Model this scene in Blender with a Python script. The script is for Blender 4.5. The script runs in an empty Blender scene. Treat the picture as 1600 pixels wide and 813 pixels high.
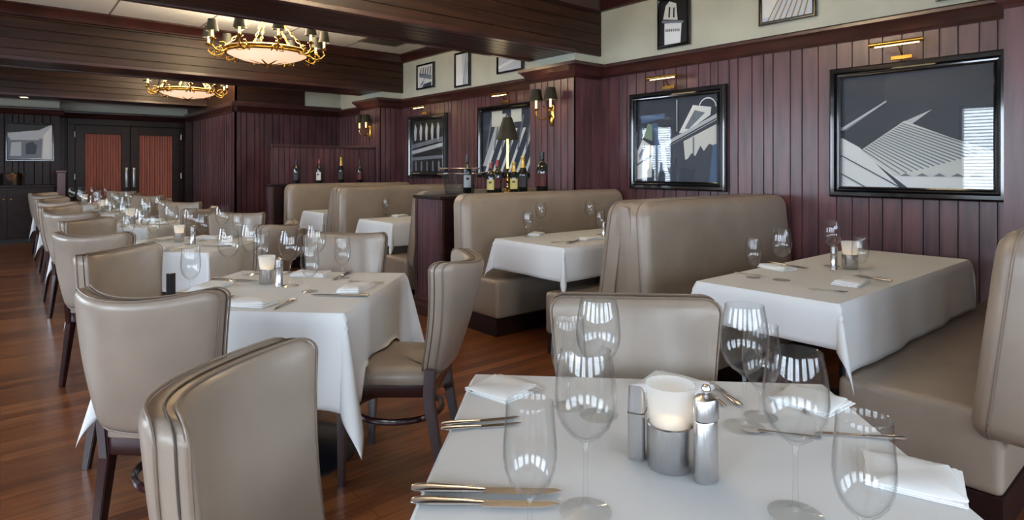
import bpy, bmesh, math, random
from mathutils import Vector, Matrix
random.seed(7)
PI = math.pi
SC = bpy.context.scene
COL = SC.collection

# ------------------------------------------------------------------ camera, world, exposure
H = 1.32; FPX = 951.0; HOR = 263.0; YAW = math.radians(40.07)
cam_d = bpy.data.cameras.new('camera'); cam = bpy.data.objects.new('camera', cam_d); COL.objects.link(cam)
cam.location = (0, 0, H); cam.rotation_euler = (PI/2, 0, -YAW)
cam_d.sensor_width = 36; cam_d.lens = FPX/1600*36; cam_d.shift_y = -(406.5-HOR)/1600
cam_d.clip_start = 0.05; cam_d.clip_end = 100
SC.camera = cam
vs = SC.view_settings
vs.view_transform = 'Standard'; vs.look = 'None'; vs.gamma = 1; vs.use_curve_mapping = False
vs.exposure = 0.22
w = bpy.data.worlds.new('world'); SC.world = w; w.use_nodes = True
w.node_tree.nodes['Background'].inputs[0].default_value = (0.55, 0.68, 0.9, 1)
w.node_tree.nodes['Background'].inputs[1].default_value = 1.0
try:
    SC.cycles.use_denoising = True
    SC.cycles.max_bounces = 8; SC.cycles.diffuse_bounces = 4; SC.cycles.glossy_bounces = 4
    SC.cycles.transparent_max_bounces = 40; SC.cycles.transmission_bounces = 8
    SC.cycles.sample_clamp_indirect = 4; SC.cycles.caustics_reflective = False; SC.cycles.caustics_refractive = False
except Exception:
    pass

def area(name, loc, rot, sx, sy, power, col):
    l = bpy.data.lights.new(name, 'AREA'); l.shape = 'RECTANGLE'; l.size = sx; l.size_y = sy
    l.energy = power; l.color = col
    o = bpy.data.objects.new(name, l); COL.objects.link(o); o.location = loc; o.rotation_euler = rot
    return o
LX, BY = -3.4, -3.6            # left window wall, wall behind the camera
RX = 5.04                      # right panelled wall
DAY = (0.74, 0.86, 1.0)
WIN_L = [(-2.3, 1.6), (0.0, 1.6), (2.4, 1.7), (6.6, 2.4), (10.0, 1.1), (12.6, 1.2)]
WIN_B = [(-1.6, 1.8), (0.9, 1.8), (3.4, 1.8)]
for (y, wd) in WIN_L:
    area('daylight', (LX-0.14, y, 1.65), (0, -PI/2, 0), 1.6, wd, (85 if y < 11 else 30)*wd, DAY)
for (x, wd) in WIN_B:
    area('daylight', (x, BY-0.14, 1.65), (PI/2, 0, 0), wd, 1.6, 120, DAY)

# ------------------------------------------------------------------ pixel helper
cy, sy_ = math.cos(YAW), math.sin(YAW)
def ray(px, py, z=None, d=None, X=None, Y=None):
    """world point behind a photo pixel, on a level, a depth or a wall"""
    xc = (px-800)/FPX; zc = (HOR-py)/FPX
    if z is not None and abs(zc) > 1e-6 and d is None: d = (z-H)/zc
    if X is not None: d = X/(sy_+xc*cy)
    if Y is not None: d = Y/(cy-xc*sy_)
    return Vector((d*(sy_+xc*cy), d*(cy-xc*sy_), H+zc*d))

# ------------------------------------------------------------------ materials
def lin(r, g, b):
    f = lambda c: (c/255/12.92) if c/255 <= 0.04045 else ((c/255+0.055)/1.055)**2.4
    return (f(r), f(g), f(b), 1)
def mat(name, rgb, rough=0.5, metal=0.0, coat=0.0, spec=0.5, noise=0.0, nscale=8, stretch=(1, 1, 1), bump=0.0, bscale=200,
        rgb2=None, emit=None, estr=0, coat_r=0.05):
    m = bpy.data.materials.new(name); m.use_nodes = True
    nt = m.node_tree; n = nt.nodes; L = nt.links; b = n['Principled BSDF']
    b.inputs['Base Color'].default_value = lin(*rgb)
    b.inputs['Roughness'].default_value = rough; b.inputs['Metallic'].default_value = metal
    b.inputs['Coat Weight'].default_value = coat; b.inputs['Coat Roughness'].default_value = coat_r
    b.inputs['Specular IOR Level'].default_value = spec
    if emit: b.inputs['Emission Color'].default_value = lin(*emit); b.inputs['Emission Strength'].default_value = estr
    tc = n.new('ShaderNodeTexCoord'); mp = n.new('ShaderNodeMapping'); L.new(tc.outputs['Object'], mp.inputs[0])
    mp.inputs['Scale'].default_value = stretch
    if noise or rgb2:
        nz = n.new('ShaderNodeTexNoise'); nz.inputs['Scale'].default_value = nscale; nz.inputs['Detail'].default_value = 5
        L.new(mp.outputs[0], nz.inputs[0])
        mx = n.new('ShaderNodeMix'); mx.data_type = 'RGBA'
        cr = n.new('ShaderNodeMapRange'); cr.inputs[1].default_value = 0.35; cr.inputs[2].default_value = 0.65
        L.new(nz.outputs[0], cr.inputs[0]); L.new(cr.outputs[0], mx.inputs[0])
        mx.inputs[6].default_value = lin(*rgb)
        r2 = rgb2 or tuple(max(0, c*(1-noise)) for c in rgb)
        mx.inputs[7].default_value = lin(*r2)
        L.new(mx.outputs[2], b.inputs['Base Color'])
    if bump:
        nb = n.new('ShaderNodeTexNoise'); nb.inputs['Scale'].default_value = bscale; nb.inputs['Detail'].default_value = 3
        L.new(tc.outputs['Object'], nb.inputs[0])
        bp = n.new('ShaderNodeBump'); bp.inputs['Strength'].default_value = bump; bp.inputs['Distance'].default_value = 0.002
        L.new(nb.outputs[0], bp.inputs['Height']); L.new(bp.outputs[0], b.inputs['Normal'])
    return m
M = {}
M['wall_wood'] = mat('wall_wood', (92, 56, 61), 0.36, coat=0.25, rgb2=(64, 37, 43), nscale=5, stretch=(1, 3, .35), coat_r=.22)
M['trim_wood'] = mat('trim_wood', (70, 36, 32), 0.32, coat=0.35, rgb2=(46, 22, 20), nscale=3, stretch=(1, 1, 4), coat_r=.2)
M['beam_wood'] = mat('beam_wood', (60, 35, 23), 0.4, coat=0.15, spec=.3, rgb2=(38, 21, 15), nscale=4, stretch=(.3, 3, 5), coat_r=.25)
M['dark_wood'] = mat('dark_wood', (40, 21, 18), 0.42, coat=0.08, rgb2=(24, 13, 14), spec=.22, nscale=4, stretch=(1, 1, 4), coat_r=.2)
M['chair_wood'] = mat('chair_wood', (50, 22, 24), 0.28, coat=0.5, rgb2=(36, 15, 18), nscale=9)
M['paint'] = mat('paint', (196, 196, 178), 0.75, noise=.05, nscale=3)
M['leather'] = mat('leather', (150, 136, 122), 0.33, spec=.45, noise=.08, nscale=4, bump=.12, bscale=260)
M['piping'] = mat('piping', (122, 106, 92), 0.4)
M['seam'] = mat('seam', (70, 58, 50), 0.6)
M['cloth'] = mat('cloth', (226, 228, 228), 0.82, spec=.25, bump=.15, bscale=700, noise=.02, nscale=2)
M['napkin'] = mat('napkin', (236, 237, 236), 0.85, spec=.2, bump=.2, bscale=500)
M['steel'] = mat('steel', (205, 204, 204), 0.27, 1.0, noise=.03, nscale=60, stretch=(8, 8, 1))
M['silver'] = mat('silver', (228, 225, 221), 0.17, 1.0)
M['brass'] = mat('brass', (214, 170, 84), 0.2, 1.0, noise=.15, nscale=60)
M['black_frame'] = mat('black_frame', (16, 15, 18), 0.12, coat=1.0)
M['black'] = mat('black', (14, 13, 14), 0.4)
M['navy_base'] = mat('navy_base', (22, 22, 30), 0.35)
M['shade'] = mat('shade', (34, 33, 24), 0.55, spec=.3)
M['shade_in'] = mat('shade_in', (240, 220, 160), 0.6, emit=(255, 205, 110), estr=1.5)
M['candle_sleeve'] = mat('candle_sleeve', (250, 235, 190), 0.5, emit=(255, 214, 130), estr=2.2)
M['bulb'] = mat('bulb', (255, 240, 200), 0.4, emit=(255, 216, 140), estr=14)
M['alabaster'] = mat('alabaster', (250, 232, 214), 0.35, emit=(255, 214, 176), estr=.8, noise=.15, nscale=6)
M['bottle_glass'] = mat('bottle_glass', (14, 18, 12), 0.06, coat=1.0)
M['gold_foil'] = mat('gold_foil', (212, 176, 96), 0.35, .8, bump=.5, bscale=120)
M['red_foil'] = mat('red_foil', (116, 24, 30), 0.3, .3)
M['black_foil'] = mat('black_foil', (20, 18, 22), 0.3, .3)
M['label_white'] = mat('label_white', (226, 224, 214), .7)
M['label_cream'] = mat('label_cream', (206, 190, 120), .7)
M['label_dark'] = mat('label_dark', (84, 34, 34), .6)
M['label_ink'] = mat('label_ink', (50, 50, 56), .7)
M['curtain'] = mat('curtain', (172, 106, 92), .85, noise=.12, nscale=5, stretch=(6, 1, .4))
M['blind'] = mat('blind', (232, 234, 236), .5)
M['wax'] = mat('wax', (245, 226, 190), .5, emit=(255, 196, 120), estr=.2)
M['hinge'] = mat('hinge', (200, 196, 188), .3, 1.0)
M['vent_grey'] = mat('vent_grey', (112, 106, 98), .6)
M['mat_white'] = mat('mat_white', (230, 230, 228), .7)
for k, v in dict(p_white=(238, 239, 240), p_light=(196, 202, 210), p_mid=(118, 126, 140), p_dark=(52, 60, 78), p_sky=(40, 47, 64), p_black=(14, 15, 20),  # sky and dark print tones lifted to include reflections in the picture glass
                 p_refl_blue=(70, 98, 138), p_refl_green=(134, 158, 138), p_warm=(150, 122, 84), p_pale=(222, 223, 218)).items():  # blue and green imitate window reflections over the gable print
    M[k] = mat(k, v, .45)

def thin_glass(name, tint=(.985, .99, .99), edge=.52, frost=0):
    m = bpy.data.materials.new(name); m.use_nodes = True; nt = m.node_tree; n = nt.nodes; L = nt.links
    for x in list(n): n.remove(x)
    out = n.new('ShaderNodeOutputMaterial'); mix = n.new('ShaderNodeMixShader'); tr = n.new('ShaderNodeBsdfTransparent')
    gl = n.new('ShaderNodeBsdfGlossy'); gl.inputs['Roughness'].default_value = .02; gl.inputs[0].default_value = (1, 1, 1, 1)
    lw = n.new('ShaderNodeLayerWeight'); lw.inputs[0].default_value = .35
    pw = n.new('ShaderNodeMath'); pw.operation = 'POWER'; L.new(lw.outputs['Facing'], pw.inputs[0]); pw.inputs[1].default_value = 3.3
    fr = n.new('ShaderNodeMath'); fr.operation = 'MULTIPLY_ADD'; L.new(pw.outputs[0], fr.inputs[0]); fr.inputs[1].default_value = .6; fr.inputs[2].default_value = .03
    cm = n.new('ShaderNodeMix'); cm.data_type = 'RGBA'; L.new(pw.outputs[0], cm.inputs[0])
    cm.inputs[6].default_value = (*tint, 1); cm.inputs[7].default_value = (edge, edge*1.01, edge*1.03, 1)
    L.new(cm.outputs[2], tr.inputs[0]); L.new(fr.outputs[0], mix.inputs[0])
    L.new(tr.outputs[0], mix.inputs[1]); L.new(gl.outputs[0], mix.inputs[2]); L.new(mix.outputs[0], out.inputs[0])
    return m
M['glass'] = thin_glass('glass')
M['bucket_glass'] = thin_glass('bucket_glass', (.80, .83, .87), .5)
M['pane'] = thin_glass('pane', (.97, .98, .98), .9)
def frosted():
    m = bpy.data.materials.new('frosted_glass'); m.use_nodes = True; nt = m.node_tree; n = nt.nodes; L = nt.links
    for x in list(n): n.remove(x)
    out = n.new('ShaderNodeOutputMaterial'); mix = n.new('ShaderNodeMixShader'); mix.inputs[0].default_value = .5
    tr = n.new('ShaderNodeBsdfTransparent'); tl = n.new('ShaderNodeBsdfTranslucent'); tl.inputs[0].default_value = (.85, .86, .85, 1)
    df = n.new('ShaderNodeBsdfDiffuse'); df.inputs[0].default_value = (.8, .82, .82, 1); m2 = n.new('ShaderNodeMixShader'); m2.inputs[0].default_value = .5
    L.new(tl.outputs[0], m2.inputs[1]); L.new(df.outputs[0], m2.inputs[2]); L.new(tr.outputs[0], mix.inputs[1]); L.new(m2.outputs[0], mix.inputs[2])
    L.new(mix.outputs[0], out.inputs[0]); return m
M['frosted'] = frosted()

def floor_mat():
    m = bpy.data.materials.new('floor_planks'); m.use_nodes = True; nt = m.node_tree; n = nt.nodes; L = nt.links; b = n['Principled BSDF']
    tc = n.new('ShaderNodeTexCoord'); br = n.new('ShaderNodeTexBrick')
    br.offset = .37; br.inputs['Scale'].default_value = 1; br.inputs['Brick Width'].default_value = 1.1; br.inputs['Row Height'].default_value = .083
    br.inputs['Mortar Size'].default_value = .0012; br.inputs['Mortar'].default_value = lin(40, 20, 12)
    br.inputs['Color1'].default_value = (0, 0, 0, 1); br.inputs['Color2'].default_value = (1, 1, 1, 1)
    L.new(tc.outputs['Object'], br.inputs[0])
    mp = n.new('ShaderNodeMapping'); mp.inputs['Scale'].default_value = (1.2, 16, 1); L.new(tc.outputs['Object'], mp.inputs[0])
    nz = n.new('ShaderNodeTexNoise'); nz.inputs['Scale'].default_value = 3; nz.inputs['Detail'].default_value = 8; nz.inputs['Distortion'].default_value = .6
    L.new(mp.outputs[0], nz.inputs[0])
    add = n.new('ShaderNodeMath'); add.operation = 'MULTIPLY_ADD'; add.inputs[1].default_value = .35
    L.new(br.outputs['Color'], add.inputs[0])
    sc_ = n.new('ShaderNodeMath'); sc_.operation = 'MULTIPLY'; sc_.inputs[1].default_value = .75; L.new(nz.outputs[0], sc_.inputs[0]); L.new(sc_.outputs[0], add.inputs[2])
    rp = n.new('ShaderNodeValToRGB'); L.new(add.outputs[0], rp.inputs[0])
    e = rp.color_ramp.elements; e[0].position = .2; e[0].color = lin(66, 34, 20); e[1].position = .75; e[1].color = lin(142, 86, 48)
    x = rp.color_ramp.elements.new(.48); x.color = lin(104, 58, 32)
    mm = n.new('ShaderNodeMix'); mm.data_type = 'RGBA'; L.new(br.outputs['Fac'], mm.inputs[0]); L.new(rp.outputs[0], mm.inputs[6]); mm.inputs[7].default_value = lin(46, 24, 14)
    L.new(mm.outputs[2], b.inputs['Base Color'])
    b.inputs['Roughness'].default_value = .3; b.inputs['Coat Weight'].default_value = .25; b.inputs['Coat Roughness'].default_value = .15
    return m
M['floor'] = floor_mat()
def ceil_mat():
    m = bpy.data.materials.new('ceiling_tiles'); m.use_nodes = True; nt = m.node_tree; n = nt.nodes; L = nt.links; b = n['Principled BSDF']
    tc = n.new('ShaderNodeTexCoord'); br = n.new('ShaderNodeTexBrick'); br.offset = 0
    br.inputs['Scale'].default_value = 1; br.inputs['Brick Width'].default_value = 1.0; br.inputs['Row Height'].default_value = 1.79
    br.inputs['Mortar Size'].default_value = .012; br.inputs['Color1'].default_value = lin(226, 222, 212); br.inputs['Color2'].default_value = lin(220, 216, 206)
    br.inputs['Mortar'].default_value = lin(120, 112, 104)
    L.new(tc.outputs['Object'], br.inputs[0]); L.new(br.outputs['Color'], b.inputs['Base Color']); b.inputs['Roughness'].default_value = .85
    return m
M['ceiling'] = ceil_mat()

# ------------------------------------------------------------------ mesh builder
class MB:
    def __init__(s): s.bm = bmesh.new()
    def _xf(s, verts, T):
        if T is not None: bmesh.ops.transform(s.bm, matrix=T, verts=verts)
        return verts
    def box(s, lo, hi, bev=0, seg=2, T=None):
        lo = Vector(lo); hi = Vector(hi); c = (lo+hi)/2; d = hi-lo
        tmp = bmesh.new(); bmesh.ops.create_cube(tmp, size=1)
        bmesh.ops.transform(tmp, matrix=Matrix.Translation(c) @ Matrix.Diagonal((d.x, d.y, d.z, 1)), verts=tmp.verts)
        if bev: bmesh.ops.bevel(tmp, geom=tmp.edges[:], offset=bev, segments=seg, profile=.6, affect='EDGES')
        return s.merge(tmp, T)
    def merge(s, tmp, T=None):
        if T is not None: bmesh.ops.transform(tmp, matrix=T, verts=tmp.verts)
        me = bpy.data.meshes.new('tmp'); tmp.to_mesh(me); tmp.free(); s.bm.from_mesh(me); bpy.data.meshes.remove(me)
        return s
    def lathe(s, prof, seg=24, c=(0, 0, 0), sx=1, sy=1, T=None, cap=True):
        tmp = bmesh.new(); rings = []
        for r, z in prof:
            if r < 1e-6: rings.append([tmp.verts.new((c[0], c[1], c[2]+z))])
            else: rings.append([tmp.verts.new((c[0]+sx*r*math.cos(2*PI*i/seg), c[1]+sy*r*math.sin(2*PI*i/seg), c[2]+z)) for i in range(seg)])
        for a, b in zip(rings, rings[1:]):
            if len(a) == 1 and len(b) == 1: continue
            for i in range(seg):
                j = (i+1) % seg
                if len(a) == 1: tmp.faces.new((a[0], b[j], b[i]))
                elif len(b) == 1: tmp.faces.new((a[i], a[j], b[0]))
                else: tmp.faces.new((a[i], a[j], b[j], b[i]))
        if cap:
            if len(rings[0]) > 1: tmp.faces.new(rings[0][::-1])
            if len(rings[-1]) > 1: tmp.faces.new(rings[-1])
        bmesh.ops.recalc_face_normals(tmp, faces=tmp.faces)
        return s.merge(tmp, T)
    def tube(s, pts, r, seg=8, closed=False, flat=1.0, T=None):
        pts = [Vector(p) for p in pts]; n = len(pts); tmp = bmesh.new(); rings = []
        rr = r if isinstance(r, (list, tuple)) else [r]*n
        up = Vector((0, 0, 1))
        for i, p in enumerate(pts):
            if closed: t = pts[(i+1) % n]-pts[i-1]
            else: t = pts[min(i+1, n-1)]-pts[max(i-1, 0)]
            t.normalize()
            a = t.cross(up)
            if a.length < .1: a = t.cross(Vector((0, 1, 0)))
            a.normalize(); b = a.cross(t).normalized()
            rings.append([tmp.verts.new(p+a*(rr[i]*math.cos(2*PI*k/seg))+b*(rr[i]*flat*math.sin(2*PI*k/seg))) for k in range(seg)])
        prs = list(zip(rings, rings[1:])) + ([(rings[-1], rings[0])] if closed else [])
        for a, b in prs:
            for k in range(seg):
                j = (k+1) % seg; tmp.faces.new((a[k], a[j], b[j], b[k]))
        if not closed: tmp.faces.new(rings[0][::-1]); tmp.faces.new(rings[-1])
        bmesh.ops.recalc_face_normals(tmp, faces=tmp.faces)
        return s.merge(tmp, T)
    def beam(s, p, q, w, d, w2=None, d2=None, up=(0, 1, 0)):
        """square tapered bar from p to q"""
        p = Vector(p); q = Vector(q); t = (q-p).normalized(); u = Vector(up); a = t.cross(u).normalized(); b = a.cross(t).normalized()
        w2 = w2 or w; d2 = d2 or d; tmp = bmesh.new(); R = []
        for c, ww, dd in ((p, w, d), (q, w2, d2)):
            R.append([tmp.verts.new(c+a*(ww/2*i)+b*(dd/2*j)) for i, j in ((-1, -1), (1, -1), (1, 1), (-1, 1))])
        for k in range(4):
            j = (k+1) % 4; tmp.faces.new((R[0][k], R[0][j], R[1][j], R[1][k]))
        tmp.faces.new(R[0][::-1]); tmp.faces.new(R[1]); bmesh.ops.recalc_face_normals(tmp, faces=tmp.faces)
        bmesh.ops.bevel(tmp, geom=tmp.edges[:], offset=min(w, d, w2, d2)*.12, segments=2, affect='EDGES')
        return s.merge(tmp)
    def poly(s, pts, y0, th):
        """a polygon in local x-z, facing -y, with thickness"""
        tmp = bmesh.new()
        f = [tmp.verts.new((x, y0-th, z)) for x, z in pts]; b = [tmp.verts.new((x, y0, z)) for x, z in pts]
        tmp.faces.new(f); tmp.faces.new(b[::-1]); n = len(pts)
        for i in range(n):
            j = (i+1) % n; tmp.faces.new((f[i], f[j], b[j], b[i]))
        bmesh.ops.recalc_face_normals(tmp, faces=tmp.faces)
        return s.merge(tmp)
    def extrude(s, prof, axis, a0, a1, T=None):
        """closed 2-D profile pulled along an axis; axis 'x': prof=(y,z), 'y': (x,z), 'z': (x,y)"""
        tmp = bmesh.new()
        def P(u, v, a): return {'x': (a, u, v), 'y': (u, a, v), 'z': (u, v, a)}[axis]
        A = [tmp.verts.new(P(u, v, a0)) for u, v in prof]; Bv = [tmp.verts.new(P(u, v, a1)) for u, v in prof]
        tmp.faces.new(A); tmp.faces.new(Bv[::-1]); n = len(prof)
        for i in range(n):
            j = (i+1) % n; tmp.faces.new((A[i], Bv[i], Bv[j], A[j]))
        bmesh.ops.recalc_face_normals(tmp, faces=tmp.faces)
        return s.merge(tmp, T)
    def slab(s, outline, prof, f, rings=4):
        """upholstered slab: outline [(x,z)] counter-clockwise, prof [(inset, depth)] from front to back, f(x,z,depth)->xyz"""
        n = len(outline); tmp = bmesh.new()
        O = [Vector(p) for p in outline]; N = []
        for i in range(n):
            t = O[(i+1) % n]-O[i-1]; nn = Vector((-t.y, t.x)); N.append(nn.normalized())
        c = sum(O, Vector((0, 0)))/n
        def ring(ins, dep, k=1.0):
            return [tmp.verts.new(f(*((c+(O[i]+N[i]*ins-c)*k)), dep)) for i in range(n)]
        R = []
        i0, d0 = prof[0]; i1, d1 = prof[-1]
        for k in range(1, rings): R.append(ring(i0, d0, k/rings))
        R += [ring(i, d) for i, d in prof]
        for k in range(rings-1, 0, -1): R.append(ring(i1, d1, k/rings))
        for a, b in zip(R, R[1:]):
            for i in range(n):
                j = (i+1) % n; tmp.faces.new((a[i], a[j], b[j], b[i]))
        v0 = tmp.verts.new(f(c.x, c.y, d0)); v1 = tmp.verts.new(f(c.x, c.y, d1))
        for i in range(n):
            j = (i+1) % n; tmp.faces.new((v0, R[0][j], R[0][i])); tmp.faces.new((v1, R[-1][i], R[-1][j]))
        bmesh.ops.recalc_face_normals(tmp, faces=tmp.faces)
        return s.merge(tmp)
    def build(s, name, m, parent=None, smooth=False, mesh_only=False):
        me = bpy.data.meshes.new(name); s.bm.to_mesh(me); s.bm.free()
        ms = m if isinstance(m, list) else [m]
        for x in ms: me.materials.append(x)
        if smooth:
            me.shade_smooth() if hasattr(me, 'shade_smooth') else None
            for p in me.polygons: p.use_smooth = True
            try: me.set_sharp_from_angle(angle=math.radians(42))
            except Exception: pass
        o = bpy.data.objects.new(name, me); COL.objects.link(o)
        if parent: o.parent = parent
        return o

def rrect(x0, z0, x1, z1, r, n=5, rs=None):
    """rounded rectangle outline, counter-clockwise; rs = radii (bl, br, tr, tl)"""
    rs = rs or (r, r, r, r); P = []
    for (cx, cz, a0, rr) in ((x0+rs[0], z0+rs[0], PI, rs[0]), (x1-rs[1], z0+rs[1], 1.5*PI, rs[1]), (x1-rs[2], z1-rs[2], 0, rs[2]), (x0+rs[3], z1-rs[3], .5*PI, rs[3])):
        for k in range(n+1):
            a = a0+PI/2*k/n; P.append((cx+rr*math.cos(a), cz+rr*math.sin(a)))
    return P
def dense(P, step):
    Q = []
    for i, p in enumerate(P):
        q = P[(i+1) % len(P)]; p = Vector(p); q = Vector(q); m = max(1, int((q-p).length/step))
        for k in range(m): Q.append(tuple(p+(q-p)*(k/m)))
    return Q

def tag(o, label=None, cat=None, group=None, kind=None):
    if label: o['label'] = label
    if cat: o['category'] = cat
    if group: o['group'] = group
    if kind: o['kind'] = kind
    return o
def empty(name, loc=(0, 0, 0), rz=0, label=None, cat=None, group=None):
    o = bpy.data.objects.new(name, None); COL.objects.link(o); o.empty_display_size = .1
    o.location = loc; o.rotation_euler = (0, 0, rz)
    return tag(o, label, cat, group)
def struct(o): o['kind'] = 'structure'; return o
def copy_tree(o, parent=None):
    c = o.copy(); COL.objects.link(c); c.parent = parent
    for ch in list(o.children): copy_tree(ch, c)
    return c
def place(proto, used, loc, rz, label, cat=None, group=None, scale=None):
    o = proto if not used.get(proto.name_full) else copy_tree(proto)
    used[proto.name_full] = True
    o.location = loc; o.rotation_euler = (0, 0, rz); o['label'] = label
    if group: o['group'] = group
    elif 'group' in o: del o['group']
    if scale: o.scale = (scale,)*3
    return o
USED = {}

# ------------------------------------------------------------------ room shell
ZC = 3.16          # ceiling
ZB = 2.548         # beam underside
ZR0, ZR1 = 2.30, 2.44   # wooden rail on the walls
FY = 14.25         # far wall
DY = 14.67         # door recess
NX, NY = 3.12, 11.18     # projecting panelled box at the far right
PX = 4.635         # pilaster faces

fl = MB().box((LX-.2, BY-.2, -.1), (RX+.2, DY+.3, 0)).build('floor', M['floor']); struct(fl)
ce = MB().box((LX-.2, BY-.2, ZC), (RX+.2, DY+.3, ZC+.12)).build('ceiling', M['ceiling']); struct(ce); ce.location = (0, 0, 0)

def boards_profile(a0, a1, wmin=.075, wmax=.15, depth=.010, gw=.007, th=.03):
    """profile (along, out) of a run of V-grooved boards between a0 and a1"""
    P = [(a0, -th), (a0, 0)]; a = a0
    while True:
        a += random.uniform(wmin, wmax)
        if a > a1-.04: break
        P += [(a-gw, 0), (a-gw*.4, -depth), (a+gw*.4, -depth), (a+gw, 0)]
    P += [(a1, 0), (a1, -th)]
    return P
def board_wall(name, axis, face, sgn, a0, a1, z0, z1, m=None, parent=None, **k):
    """axis 'y': wall plane x=face, boards laid out along y; 'x': plane y=face. sgn: direction the face looks"""
    P = boards_profile(a0, a1, **k)
    if axis == 'y': prof = [(face+sgn*o, a) for a, o in P]
    else: prof = [(a, face+sgn*o) for a, o in P]
    return MB().extrude(prof, 'z', z0, z1).build(name, m or M['wall_wood'], parent)

# right wall: painted above, boarded below
struct(MB().box((RX+.012, BY-.2, 0), (RX+.2, DY+.3, ZC)).build('wall_right', M['paint']))
for i, (a0, a1) in enumerate(((BY, .19), (.90, 4.483), (5.19, 8.773), (9.48, NY))):
    struct(board_wall('wall_right_boards', 'y', RX, -1, a0, a1, 0.0, ZR0+.03))
def rail_prof(face, sgn, z0=ZR0, z1=ZR1):
    o = lambda d: face+sgn*d
    return [(o(-.02), z0), (o(.012), z0), (o(.02), z0+.012), (o(.012), z0+.024), (o(.022), z0+.04), (o(.035), z0+.075), (o(.06), z0+.1), (o(.066), z0+.105), (o(.066), z1-.012), (o(.055), z1), (o(-.02), z1)]
def rail_y(name, X, sgn, y0, y1, **k): return struct(MB().extrude(rail_prof(X, sgn, **k), 'y', y0, y1).build(name, M['trim_wood'], None, True))
def rail_x(name, Y, sgn, x0, x1, **k): return struct(MB().extrude(rail_prof(Y, sgn, **k), 'x', x0, x1).build(name, M['trim_wood'], None, True))
for i, (a0, a1) in enumerate(((BY, .19), (.90, 4.483), (5.19, 8.773), (9.48, NY))):
    rail_y('trim_1', RX, -1, a0, a1)
    MBb = MB().box((RX-.028, a0, 0), (RX-.002, a1, .14), .004).build('baseboard_right', M['trim_wood']); struct(MBb)

# pilasters and ceiling beams
BEAMS = [(.19, .90), (4.483, 5.19), (8.773, 9.48), (13.06, 13.77)]
def crown_box(x0, x1, y0, y1, z0, z1, steps=6):
    """stepped crown all round the pilaster head"""
    mb = MB()
    prof = [(0, 0), (.012, .02), (.03, .035), (.05, .075), (.085, .11), (.1, .118), (.1, .15)]
    tmp = bmesh.new(); R = []
    for d, h in prof:
        zz = z0+(z1-z0)*h/.15
        R.append([tmp.verts.new(p) for p in ((x0-d, y0-d, zz), (x1, y0-d, zz), (x1, y1+d, zz), (x0-d, y1+d, zz))])
    for a, b in zip(R, R[1:]):
        for i in range(4):
            j = (i+1) % 4; tmp.faces.new((a[i], a[j], b[j], b[i]))
    tmp.faces.new(R[0][::-1]); tmp.faces.new(R[-1]); bmesh.ops.recalc_face_normals(tmp, faces=tmp.faces)
    return mb.merge(tmp)
for i, (y0, y1) in enumerate(BEAMS[:3]):
    st = 'pilaster'
    p = struct(MB().box((PX+.01, y0+.01, 0), (RX+.02, y1-.01, ZR0)).build('pilaster_core', M['trim_wood']))
    struct(board_wall('pilaster_face', 'y', PX, -1, y0, y1, 0, ZR0, m=M['wall_wood'], wmin=.1, wmax=.12, th=.012))
    struct(board_wall('pilaster_side', 'x', y0, -1, PX, RX, 0, ZR0, m=M['wall_wood'], wmin=.09, wmax=.1, th=.012))
    struct(crown_box(PX, RX, y0, y1, ZR0-.02, ZR1).build('pilaster_crown', M['trim_wood']))
    struct(MB().box((PX+.03, y0+.03, ZR1), (RX+.02, y1-.03, ZB+.01)).build('pilaster_neck', M['paint']))
    struct(MB().box((PX-.02, y0-.02, 0), (RX, y1+.02, .14), .004).build('baseboard_right', M['trim_wood']))
for i, (y0, y1) in enumerate(BEAMS):
    hx = RX+.02
    # boarded faces with real grooves: profile in (y,z) pulled along x
    P = []; g = .006; dp = .007
    zs = [ZB+.115*k for k in range(1, 5)]
    P.append((y0, ZB))
    for z in zs: P += [(y0, z-g), (y0+dp, z-g*.3), (y0+dp, z+g*.3), (y0, z+g)]
    P += [(y0, ZC), (y1, ZC)]
    for z in reversed(zs): P += [(y1, z+g), (y1-dp, z+g*.3), (y1-dp, z-g*.3), (y1, z-g)]
    P.append((y1, ZB))
    for k in range(5, 0, -1):
        yy = y0+(y1-y0)*k/6
        P += [(yy+g, ZB), (yy+g*.3, ZB+dp), (yy-g*.3, ZB+dp), (yy-g, ZB)]
    struct(MB().extrude(P, 'x', LX, hx).build('ceiling_beam', M['beam_wood']))
    # crown at the head of each beam side, lip at its foot
    def cp(face, s): return [(face-s*.01, ZC), (face+s*.11, ZC), (face+s*.11, ZC-.02), (face+s*.085, ZC-.03), (face+s*.06, ZC-.07), (face+s*.03, ZC-.09), (face+s*.02, ZC-.12), (face+s*.0, ZC-.13), (face-s*.01, ZC-.13)]
    struct(MB().extrude(cp(y0, -1), 'x', LX, hx).extrude(cp(y1, 1), 'x', LX, hx).build('beam_crown', M['trim_wood'], None, True))
    struct(MB().box((LX, y0-.018, ZB-.012), (PX-.0, y0+.05, ZB+.03), .005).box((LX, y1-.05, ZB-.012), (PX, y1+.018, ZB+.03), .005).build('beam_lip', M['trim_wood']))
bays = [(BEAMS[0][1], BEAMS[1][0]), (BEAMS[1][1], BEAMS[2][0]), (BEAMS[2][1], BEAMS[3][0])]
for (a, b) in bays:
    P = [(RX+.02, ZC), (RX-.11, ZC), (RX-.11, ZC-.02), (RX-.085, ZC-.03), (RX-.06, ZC-.07), (RX-.03, ZC-.09), (RX-.02, ZC-.12), (RX+.02, ZC-.13)]
    struct(MB().extrude(P, 'y', a, b).build('ceiling_crown', M['trim_wood'], None, True))

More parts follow.
